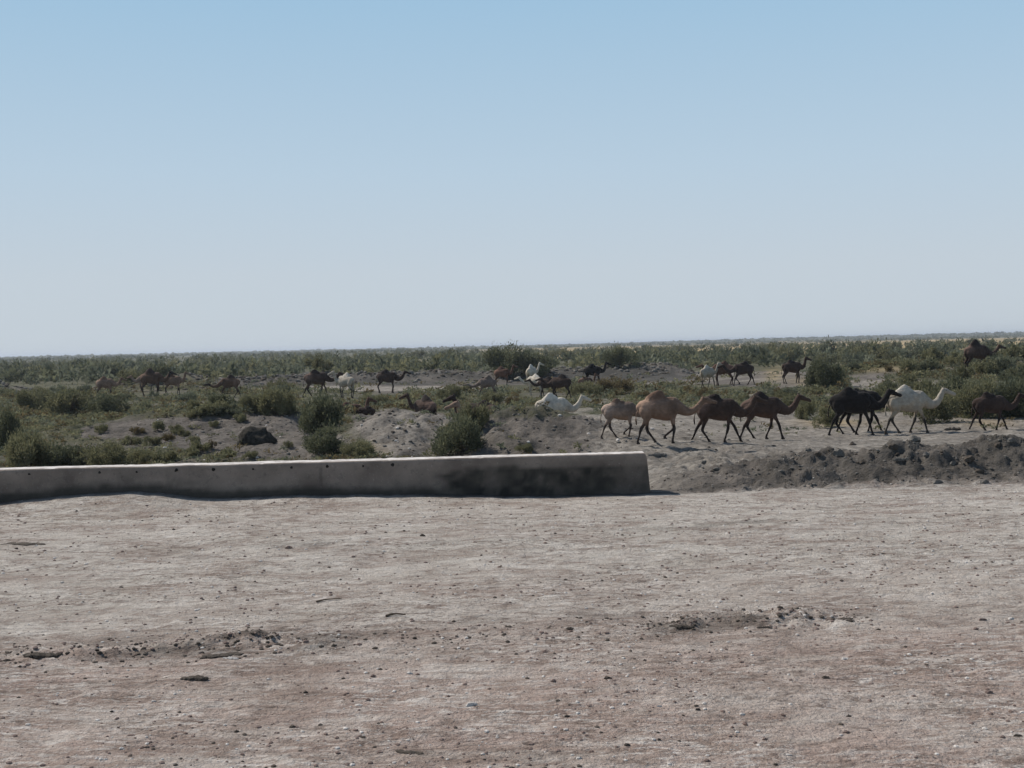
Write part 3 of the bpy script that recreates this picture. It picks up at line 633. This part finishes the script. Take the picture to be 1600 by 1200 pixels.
# (body centre px, foot y, px height foot->hump top, yaw deg (0 = facing right), coat, gait, neck, hump, headturn, sit, label, group)
CAM = [
 (969, 685, 62, 4, 'paletan', 'walk_a', 'up', .75, 0, 0, 'small pale tan camel with brown hump, last in the walking line'),
 (1032, 694, 83, 0, 'tan', 'walk_a', 'fwd', 1.0, 0, 0, 'tan camel with black shins walking in front of the pale small one'),
 (1121, 691, 76, 0, 'brown', 'walk_c', 'up', .8, 0, 0, 'brown camel with reddish rump walking between the tan and dark-humped ones'),
 (1192, 687, 75, 0, 'brown', 'walk_b', 'up', .95, 0, 0, 'brown camel with dark woolly hump and raised head clear against shrubs'),
 (1331, 679, 76, 0, 'black', 'walk_b', 'up', .85, 0, 0, 'black camel in front of the other black one, its head by the white rump'),
 (1345, 676, 70, 2, 'black', 'walk_c', 'fwd', .6, 0, 0, 'black camel half hidden behind the nearer black one'),
 (1418, 677, 76, 3, 'whiteleg', 'walk_b', 'up', .95, 0, 0, 'white camel with dark shins and a wool clump on its hump'),
 (1547, 673, 61, 3, 'darkbrown', 'walk_c', 'up', .8, 0, 0, 'dark brown camel at the right edge leading the walking line'),
 (1526, 582, 52, 14, 'brown', 'stand', 'fwd', 1.3, 0, 0, 'brown camel with peaked hump rising above scrub at the far right'),
 (864, 676, 62, 6, 'white', 'stand', 'up', 1.0, 0, 0, 'white camel standing behind the dirt mound, legs hidden by it'),
 (664, 643, 32, 142, 'brown', 'stand', 'high', 1.15, .5, 1, 'reddish dark camel lying on the ground with a pale muzzle'),
 (762, 665, 45, 160, 'paletan', 'stand', 'high', .9, .3, 1, 'pale camel lying behind the bush with only head and neck showing'),
 (751, 645, 35, 176, 'darkbrown', 'stand', 'high', .6, .0, 1, 'dark camel lying behind the pale one at the bush'),
 (545, 641, 26, 4, 'reddish', 'stand', 'high', .6, 0, 1, 'red brown camel lying behind the rounded mound, neck raised'),
 (572, 650, 17, 178, 'darkbrown', 'stand', 'up', .6, 0, 1, 'dark camel lying with chin low behind the left end of the rounded mound'),
 (762, 620, 34, 182, 'greytan', 'walk_d', 'low', 1.1, 0, 0, 'grey tan camel facing left with lowered outstretched neck'),
 (785, 603, 31, -20, 'reddish', 'stand', 'high', 1.0, 0, 0, 'reddish camel with raised head behind the grey tan one'),
 (831, 603, 34, 62, 'white', 'stand', 'high', 1.0, -.5, 0, 'white camel seen from behind beyond the other white one'),
 (836, 618, 34, 140, 'white', 'stand', 'fwd', .9, .2, 0, 'white camel facing left beside two dark camels'),
 (856, 621, 33, 168, 'darkbrown', 'graze', 'fwd', .8, 0, 0, 'dark brown camel between the white one and the darkest rump'),
 (877, 623, 39, 160, 'darkbrown', 'walk_d', 'fwd', 1.0, 0, 0, 'dark brown camel with tall hump, right of its smaller dark neighbour'),
 (927, 602, 34, 0, 'black', 'stand', 'high', 1.0, 0, 0, 'black camel standing alone behind brownish shrubs, facing right'),
 (915, 604, 15, 30, 'reddish', 'stand', 'high', .5, 0, 1, 'small red brown camel lying at the foot of the black one'),
 (1106, 606, 36, 40, 'whiteleg', 'walk_b', 'high', .9, -.4, 0, 'white camel with dark legs at the left of the far right group'),
 (1130, 602, 38, 176, 'reddish', 'stand', 'fwd', .9, 0, 0, 'rusty brown camel next to the white one with dark legs'),
 (1162, 602, 38, 186, 'darkbrown', 'walk_d', 'fwd', .9, 0, 0, 'dark camel at the right end of the far group, a hind leg stretched back'),
 (1238, 599, 37, 10, 'darkbrown', 'stand', 'high', .8, 0, 0, 'dark brown camel standing beside the round bush'),
 (165, 621, 33, 0, 'tan', 'stand', 'up', .9, 0, 0, 'tan camel farthest left, its legs hidden by shrubs'),
 (227, 611, 25, 190, 'paletan', 'stand', 'up', .6, 0, 0, 'pale headed camel mostly hidden behind the big brown one'),
 (237, 618, 43, -6, 'darkface', 'stand', 'up', 1.2, 0, 0, 'big brown camel with black face and narrow peaked hump'),
 (271, 617, 33, -4, 'tan', 'graze', 'high', .9, 0, 0, 'tan camel just right of the big black faced one'),
 (360, 621, 36, 186, 'darkface', 'walk_d', 'low', 1.1, 0, 0, 'brown camel facing left with low head by the shrubs'),
 (495, 620, 43, 14, 'brown', 'walk_b', 'fwd', .9, 0, 0, 'dark brown camel behind the tall green bush, head behind the white one'),
 (541, 622, 40, 142, 'whiteleg', 'stand', 'high', 1.0, .3, 0, 'white camel turned towards the road beside the dark brown one'),
 (605, 614, 37, -4, 'darkbrown', 'stand', 'up', .9, 0, 0, 'dark brown camel standing alone before the spoil bank'),
]
BOX = []
for i, (cx, fy, ph, yaw, coat, gait, neck, hump, ht, sit, label) in enumerate(CAM):
    ex = {'legs hidden by it': 51, 'pale muzzle': 66, 'only head and neck': 47, 'lying behind the pale one': 56, 'neck raised': 62, 'chin low behind': 56}
    De = next((v for k, v in ex.items() if k in label), None)
    if De: d_ = ray(cx, fy); x, y = d_.x * De, float(De)
    else: x, y = hit(cx, fy, 26.0 if fy > 660 else 60.0)
    me_ = camel_mesh(coat, gait, neck, hump, i + 1, ht, bool(sit))
    top = 1.66 + .38 * hump - (.86 if sit else 0)
    s = ph * y / F / top
    o = mkobj('camel', me_, None, (x, y, float(H(x, y)) - .01), (0, 0, math.radians(yaw)), (s, s, s))
    tag(o, label, 'camel', 'camels of the herd')
    BOX.append((cx - ph * 1.0, cx + ph * 1.0, fy - ph, fy, y))
    if 'wool clump' in label:
        V, Fc = ROCKS2[2]; rs2 = np.random.RandomState(3)
        Vs, Fs, oo = [], [], 0
        for (a, b, c_, r_) in ((-.20, 0, 1.87, .09), (-.08, .02, 1.93, .10), (.04, -.02, 1.91, .08), (-.32, .02, 1.80, .07), (-.60, -.03, 1.66, .07), (-.70, -.05, 1.60, .06), (-.24, -.10, 1.76, .08)):
            Vs.append(V * (1 + .3 * rs2.rand(len(V), 1)) * r_ * np.array([1.2, .9, .75]) + np.array([a, b, c_])); Fs.append(Fc + oo); oo += len(V)
        w_ = mkobj('wool_clump', np_mesh('wool_clump', np.concatenate(Vs), np.concatenate(Fs), [M_WOOL], smooth=True), o)

# ------------------------------------------------------------------ shrubs
def leaf_mat(name, c1, c2):
    q = NT(name); v = q.coords('Object'); at = q.attr('tint').outputs['Fac']
    rnd = q.new('ShaderNodeObjectInfo').outputs['Random']
    c = q.mix(at, c1, c2); c = q.mix(q.math('MULTIPLY', rnd, .35), c, tuple(.6 * k for k in c1)); q.base(c, .8)
    tr = q.new('ShaderNodeBsdfTranslucent'); q.link(c, tr.inputs[0]); mx = q.new('ShaderNodeMixShader'); mx.inputs[0].default_value = .42
    q.link(q.p.outputs[0], mx.inputs[1]); q.link(tr.outputs[0], mx.inputs[2]); q.link(mx.outputs[0], q.out.inputs[0]); return q.m
M_OLIVE = leaf_mat('olive_leaf', (.118, .122, .066), (.275, .262, .150))
M_DARK = leaf_mat('dark_leaf', (.074, .085, .054), (.195, .20, .118))
M_BLUE = leaf_mat('grey_green_leaf', (.105, .120, .080), (.23, .24, .165))
M_BRN = leaf_mat('dry_brown_leaf', (.10, .075, .040), (.20, .165, .085))
M_YEL = leaf_mat('yellow_leaf', (.16, .14, .05), (.28, .24, .09))
def foliage(seed, n, ls, clumps=10, flat=.0, up=.5):
    r = np.random.RandomState(seed)
    # unit shrub: radius ~1 in x,y ; height 1
    ca = r.rand(clumps) * 6.283; cr = .80 * np.sqrt(r.rand(clumps)); lob = 1 + .35 * np.sin(2 * ca + r.rand() * 6) * r.rand()
    cz = .14 + .66 * r.rand(clumps) ** .8 * (1 - .5 * cr); cr = cr * lob
    cs = .11 + .24 * r.rand(clumps) ** 1.3; cen = np.stack([cr * np.cos(ca), cr * np.sin(ca), cz], -1)
    k = r.choice(clumps, n, p=cs ** 2 / (cs ** 2).sum())
    d = r.randn(n, 3); d /= np.linalg.norm(d, axis=1)[:, None]
    rad = cs[k] * (.35 + .75 * r.rand(n) ** .6)
    p = cen[k] + d * rad[:, None] * np.array([1, 1, .85])
    # stray sprays
    st = r.rand(n) < .22; p[st] += (d[st] * .5 + np.array([0, 0, .55])) * (.26 * r.rand(st.sum(), 1) ** 1.5); p[:, 2] = np.abs(p[:, 2])
    dirv = d * .9 + np.array([0, 0, up]) + .5 * r.randn(n, 3); dirv /= np.linalg.norm(dirv, axis=1)[:, None]
    side = np.cross(dirv, r.randn(n, 3)); side /= np.linalg.norm(side, axis=1)[:, None]
    L = ls * (.6 + 1.2 * r.rand(n))[:, None]; Wd = L * .24
    a = p - dirv * L * .5; b = p + side * Wd; c = p + dirv * L * .6; e = p - side * Wd
    V = np.stack([a, b, c, e], 1).reshape(-1, 3); Fc = np.arange(n * 4).reshape(-1, 4)
    ct = r.rand(clumps); t = np.clip(.65 * ct[k] + .35 * r.rand(n), 0, 1)
    return V, Fc, np.repeat(t, 4)
FOL = {}
def fol_mesh(mat, variant, q='mid'):
    key = (mat.name, variant, q)
    if key not in FOL:
        n, ls, cl = {'near': (8000, .056, 30), 'mid': (2000, .098, 20), 'far': (420, .19, 9)}[q]
        V, Fc, t = foliage(variant * 13 + len(q), n, ls, cl); FOL[key] = np_mesh('foliage', V, Fc, [mat], None, {'tint': ('FLOAT', t)})
    return FOL[key]
STEMM = {}
def stem_mesh(v_):
    if v_ not in STEMM:
        r = random.Random(v_); Vs = []; Fs = []; o = 0
        for k in range(9):
            a = r.uniform(0, 6.28); l = r.uniform(.3, .6)
            V, Fq = tube([(0.03 * math.cos(a), .03 * math.sin(a), -.04), (l * .35 * math.cos(a), l * .35 * math.sin(a), .3), (l * math.cos(a), l * math.sin(a), r.uniform(.55, .75))], [.022, .015, .006], 5)
            Vs += V; Fs += [tuple(i + o for i in f) for f in Fq]; o += len(V)
        STEMM[v_] = np_mesh('stem', Vs, Fs, [M_STEM], smooth=True)
    return STEMM[v_]
rb = random.Random(21)
BUSHPX = []
def bush(px_, py_, hp, wp, mat, label, q='near', group=None, parts=True, dmin=26.0, D=None):
    if D is None: x, y = hit(px_, py_, dmin)
    else: d = ray(px_, py_); x, y = d.x * D, D
    s = y / F; z = float(H(x, y)); sc = (wp * s / 2 * 1.08, wp * s / 2 * .95, hp * s * 1.06); rot = (0, 0, rb.uniform(0, 6.28)); va = rb.randrange(6)
    if parts:
        root = tag(mkobj('shrub', None, None, (x, y, z - .03)), label, 'shrub', group)
        mkobj('foliage', fol_mesh(mat, va, q), root, (0, 0, 0), rot, sc); mkobj('stem', stem_mesh(va), root, (0, 0, 0), rot, sc)
    else:
        root = tag(mkobj('shrub', fol_mesh(mat, va, q), None, (x, y, z - .03), rot, sc), label, 'shrub', group)
    return root
PB = [
 (508, 676, 72, 84, M_DARK, 'tall dark green bush left of the rounded mound'),
 (505, 712, 46, 76, M_DARK, 'bushy lower shrub at the foot of the tall dark green bush'),
 (560, 714, 28, 60, M_OLIVE, 'low olive shrub in the hollow right of the tall bush'),
 (716, 714, 66, 92, M_DARK, 'wide dark bush growing in the channel beyond the wall'),
 (745, 672, 50, 52, M_OLIVE, 'feathery shrub behind the bush in the channel'),
 (6, 708, 78, 66, M_DARK, 'dark green bush cut by the left edge of the picture'),
 (44, 736, 66, 86, M_OLIVE, 'olive bush just above the wall near the left edge'),
 (106, 735, 48, 90, M_DARK, 'dark olive bush second along behind the left of the wall'),
 (166, 733, 46, 84, M_OLIVE, 'olive bush third along behind the left of the wall'),
 (222, 728, 30, 60, M_OLIVE, 'small bush at the right end of the row behind the wall'),
 (108, 650, 48, 92, M_OLIVE, 'broad olive bush below the tan camel farthest left'),
 (170, 650, 40, 66, M_DARK, 'dark bush just right of the broad olive one'),
 (58, 644, 40, 66, M_OLIVE, 'olive bush left of the broad one'),
 (432, 648, 46, 70, M_OLIVE, 'bush with olive sprays left of the tall dark one'),
 (395, 640, 28, 50, M_OLIVE, 'small shrub left of the olive bush'),
 (1288, 608, 50, 66, M_DARK, 'round dark bush at the right end of the far camels'),
 (1292, 668, 34, 40, M_OLIVE, 'little shrub behind the tail of the black camels'),
 (1262, 655, 36, 40, M_OLIVE, 'sparse shrub under the chin of the dark humped camel'),
 (1455, 660, 48, 90, M_OLIVE, 'shrub under the neck of the white walking camel'),
 (1520, 652, 60, 84, M_OLIVE, 'thick shrub behind the back of the rightmost camel'),
 (1586, 650, 66, 80, M_DARK, 'dark shrub behind the head of the rightmost camel'),
 (960, 616, 28, 66, M_BRN, 'brownish shrub right below the lone black camel'),
 (915, 620, 26, 60, M_OLIVE, 'low brown green shrub left of the brownish one'),
 (800, 586, 48, 84, M_DARK, 'tallest dark bush breaking the horizon at the centre'),
 (842, 586, 36, 60, M_DARK, 'lower shoulder of scrub beside the tallest dark bush'),
 (968, 572, 34, 52, M_DARK, 'dark bush above the lone black camel'),
 (770, 632, 24, 50, M_OLIVE, 'low shrub under the grey tan camel'),
 (585, 634, 20, 46, M_OLIVE, 'low shrub on top of the rounded mound'),
 (820, 706, 14, 30, M_OLIVE, 'tuft growing on the face of the pale mound'),
 (700, 628, 26, 40, M_OLIVE, 'upright shrub behind the lying camels'),
]
for b in PB: bush(*b)
LM = [(15, 'the left edge'), (165, 'the farthest left camel'), (237, 'the black faced camel'), (360, 'the low headed camel'), (497, 'the tall bush camel'), (541, 'the white dark-legged camel'), (605, 'the bank camel'), (690, 'the lying camels'), (765, 'the grey tan camel'), (833, 'the two white camels'),
      (927, 'the lone black camel'), (1030, 'the tan walking camel'), (1106, 'the far right white camel'), (1162, 'the brown pair'), (1238, 'the round bush camel'), (1340, 'the black walking pair'), (1418, 'the wool humped camel'), (1500, 'the white camel head'), (1552, 'the rightmost camel')]
CW = {'olive_leaf': 'olive', 'dark_leaf': 'dark green', 'grey_green_leaf': 'grey green', 'dry_brown_leaf': 'dry brown', 'yellow_leaf': 'yellowish'}
def autolab(a, b_, h, w, mat, noun, lo, hi, LM=LM):
    x, nm = min(LM, key=lambda t: abs(t[0] - a)); dx = a - x
    rel = 'in line with' if abs(dx) < 12 else ('left of' if dx < 0 else 'right of')
    sz = ('tall' if h > 30 else 'mid-sized' if h > 20 else 'low') + (' broad' if w > 1.65 * h else '')
    t = (b_ - lo) / (hi - lo); row = 'back' if t < .33 else ('middle' if t < .67 else 'front')
    return '%s %s %s, %s row, %s %s' % (sz, CW[mat.name], noun, row, rel, nm)
LMC = [(130, 'the left end of the bare clay'), (285, 'the middle of the bare clay'), (399, 'the dark earth lump'), (505, 'the tall dark bush')]
# low shrubs dotted over the bare clay left of centre
for (a, b_, h, w) in ((158, 677, 16, 28), (214, 677, 12, 24), (246, 671, 18, 26), (275, 675, 14, 22), (285, 683, 14, 30), (335, 668, 12, 18), (372, 660, 16, 26), (300, 693, 14, 24), (205, 695, 18, 32), (240, 695, 16, 30), (262, 690, 14, 24), (330, 700, 14, 22), (310, 706, 18, 36), (270, 720, 20, 40), (355, 716, 16, 40), (390, 716, 14, 26), (450, 700, 12, 16), (300, 714, 16, 30), (350, 645, 16, 26), (318, 648, 18, 30)):
    mt = M_OLIVE if rb.random() < .8 else M_BRN; bush(a, b_, h, w, mt, autolab(a, b_, h * 1.4, w * .95, mt, 'slope tuft', 640, 722, LMC), 'mid', 'small shrubs on the clay slope')
def blocked(px_, py_, hp, wp):
    for (a, b, t, f, y) in BOX:
        if py_ > f - 3 and py_ - hp < f - .12 * (f - t) and px_ + wp / 2 > a and px_ - wp / 2 < b: return True
    return False
cnt = 0
# right-hand thicket
tries = 0
while cnt < 50 and tries < 3000:
    tries += 1
    a = rb.uniform(1320, 1640); b_ = rb.uniform(568, 652); h = rb.uniform(26, 46) * (.6 + .5 * (b_ - 560) / 90); w = h * rb.uniform(1.2, 1.8)
    if b_ > 640 and a < 1440: continue
    if a < 1390 and 580 < b_ < 608: continue
    if a < 1420: h *= .6; w *= .7
    if blocked(a, b_, h * .9, w * .6) and not (b_ < 600 and a > 1480 and b_ > 575): continue
    mt = rb.choice([M_OLIVE, M_OLIVE, M_DARK, M_BLUE, M_OLIVE, M_BRN]); bush(a, b_, h, w, mt, autolab(a, b_, h, w, mt, 'thicket bush', 560, 655), 'mid', 'bushes of the right hand thicket', False); cnt += 1
# second band: between the rows of camels, left
cnt = 0; tries = 0
while cnt < 48 and tries < 4000:
    tries += 1
    a = rb.uniform(-20, 560); b_ = rb.uniform(622, 652) if rb.random() < .8 else rb.uniform(612, 624); h = rb.uniform(12, 24); w = h * rb.uniform(1.4, 2.4)
    if blocked(a, b_, h * .7, w * .5): continue
    mt = rb.choice([M_OLIVE, M_OLIVE, M_BLUE, M_DARK]); bush(a, b_, h, w, mt, autolab(a, b_, h, w, mt, 'flat shrub', 612, 652), 'mid', 'shrubs in front of the far left camels', False); cnt += 1
cnt = 0; tries = 0
while cnt < 25 and tries < 3000:
    tries += 1
    a = rb.uniform(720, 1320); b_ = rb.uniform(614, 650); h = rb.uniform(8, 17); w = h * rb.uniform(1.6, 2.6)
    if b_ > 636 and a > 930: continue
    if 820 < a < 925: continue
    if blocked(a, b_, h * .6, w * .5): continue
    mt = rb.choice([M_OLIVE, M_BLUE, M_OLIVE, M_BRN]); bush(a, b_, h, w, mt, autolab(a, b_, h, w, mt, 'flat shrub', 614, 650), 'mid', 'low shrubs between the two rows of camels', False); cnt += 1
# the tamarisk belt behind the far camels
cnt = 0; tries = 0
while cnt < 122 and tries < 6000:
    tries += 1
    a = rb.uniform(-60, 1680); hz = hzy(a); p_ = rb.uniform(15, 46); b_ = hz + p_
    Dd = F * 3.7 / p_
    if 330 < a < 1090 and p_ > 33: continue
    if a > 1060 and a < 1280 and p_ > 40: continue
    hm_ = rb.uniform(1.7, 2.9) * (1.12 if rb.random() < .12 else 1); h = hm_ * F / Dd; w = h * rb.uniform(1.2, 2.0)
    if p_ > 36 and blocked(a, b_, h * .8, w * .5): continue
    mt = rb.choice([M_OLIVE, M_DARK, M_BLUE, M_BLUE, M_OLIVE]); bush(a, b_, h, w, mt, autolab(a, p_, h, w, mt, 'belt tamarisk', 15, 46), 'mid', 'bushes of the long tamarisk belt', False, 90.0); cnt += 1

# ------------------------------------------------------------------ ground cover, far scrub (uncountable)
def scatter_fol(name, P, S, mats, label, n, ls, seed, up=.6, hs=1.0):
    r = np.random.RandomState(seed); Vs, Fs, Ts, Ms = [], [], [], []; o = 0
    base = [foliage(seed + k, n, ls, 6, up=up) for k in range(5)]
    for i in range(len(P)):
        V, Fc, t = base[i % 5]; a = r.rand() * 6.28; c, s = math.cos(a), math.sin(a)
        q = np.stack([V[:, 0] * c - V[:, 1] * s, V[:, 0] * s + V[:, 1] * c, V[:, 2] * hs], -1) * S[i] + P[i]
        Vs.append(q); Fs.append(Fc + o); Ts.append(np.clip(t * .6 + .4 * r.rand(), 0, 1)); Ms.append(np.full(len(Fc), r.randint(len(mats)))); o += len(V)
    me = np_mesh(name, np.concatenate(Vs), np.concatenate(Fs), mats, np.concatenate(Ms), {'tint': ('FLOAT', np.concatenate(Ts))})
    return tag(mkobj(name, me), label, 'vegetation', kind='stuff')
r = np.random.RandomState(77)
N = 46000
yy = 36 + 90 * r.rand(N) ** 1.2; xx = (r.rand(N) * 2 - 1) * .52 * yy
zz = H(xx, yy, False); bm_ = bare_mask(xx, yy, zz); nz = fbm(xx, yy, 3.2, 4, 74)
k = r.rand(N) < np.where(bm_ > .5, .035, .62 * sstep(-.3, .2, nz) + .05)
k &= ~((xx > 2) & (yy < 46)) | (r.rand(N) < .03)
px_, py_ = proj(xx, yy, zz)
for (_a, _b, _t, _f, _y) in BOX:
    if _f - _t > 28 and _a > 150 and _f < 640: k &= ~((px_ > _a + .3 * (_f - _t)) & (px_ < _b - .3 * (_f - _t)) & (py_ > _f - 4) & (py_ < _f + 9))
k &= (r.rand(N) < np.where((px_ > 930) & (px_ < 1250) & (py_ > 606), .55, 1.0))
k &= ~((px_ > 822) & (px_ < 925) & (py_ > 636) & (py_ < 680))
xx, yy, zz = xx[k][:11000], yy[k][:11000], zz[k][:11000]
scatter_fol('ground_cover', np.stack([xx, yy, zz - .02], -1), (.16 + .55 * r.rand(len(xx)) ** 2.2) * np.clip(yy / 65, .6, 1.4), [M_OLIVE, M_OLIVE, M_BLUE, M_BRN], 'low olive saltbush and dry herbs covering the flat', 38, .24, 5, hs=.75)
N = 3300
yy = 150 * np.exp(r.rand(N) * math.log(9)); xx = (r.rand(N) * 2 - 1) * .50 * yy; zz = H(xx, yy, False)
nz = fbm(xx * .4, yy, 120, 3, 88)
strip_ = (yy > 700) & (yy < 1150) & (xx / yy > -.03)
k = r.rand(N) < np.where(strip_, .10, np.where(yy < 420, .35 + .65 * sstep(-.2, .1, fbm(xx, yy, 22, 3, 89)), sstep(-.25, .25, nz))); xx, yy, zz = xx[k], yy[k], zz[k]
scatter_fol('far_scrub', np.stack([xx, yy, zz], -1), (1.2 + 2.0 * r.rand(len(xx)) ** 1.5) * np.clip(yy / 500, 1, 2.0) ** .4, [M_OLIVE, M_DARK, M_DARK, M_BLUE], 'far tamarisk scrub fading into the plain', 95, .21, 15, hs=1.0)
N = 2600
yy = 1500 + 1500 * r.rand(N); xx = (r.rand(N) * 2 - 1) * .50 * yy; zz = H(xx, yy, False)
scatter_fol('horizon_scrub', np.stack([xx, yy, zz - .5], -1), (3.0 + 4.0 * r.rand(N) ** 2), [M_DARK, M_OLIVE], 'dark line of trees and scrub along the horizon', 46, .40, 25, hs=.62)

# ------------------------------------------------------------------ haze
hz_ = NT('haze'); vol = hz_.new('ShaderNodeVolumePrincipled'); vol.inputs['Color'].default_value = (.80, .88, 1, 1); vol.inputs['Density'].default_value = .00018; vol.inputs['Anisotropy'].default_value = .2
hz_.n.remove(hz_.p); hz_.link(vol.outputs[0], hz_.out.inputs['Volume'])
bx = np.array([(a, b, c) for a in (-9000, 9000) for b in (-500, 15900) for c in (-4, 40)], float)
zmin = float(Z.min()) - 1; zmax = float(Z.max()) + 10; bx[:, 2] = np.where(bx[:, 2] < 0, zmin, zmax)
fq = [(0, 1, 3, 2), (4, 6, 7, 5), (0, 4, 5, 1), (2, 3, 7, 6), (0, 2, 6, 4), (1, 5, 7, 3)]
# the ground sheet must lie inside the box
bx[:, 0] *= 11; bx[:, 1] = np.where(bx[:, 1] < 0, -600, 16500)
tag(mkobj('haze', np_mesh('haze', bx, fq, [hz_.m])), 'thin pale haze over the plain', 'haze', kind='stuff')
print('camels', len(CAM), 'objects', len(bpy.data.objects))
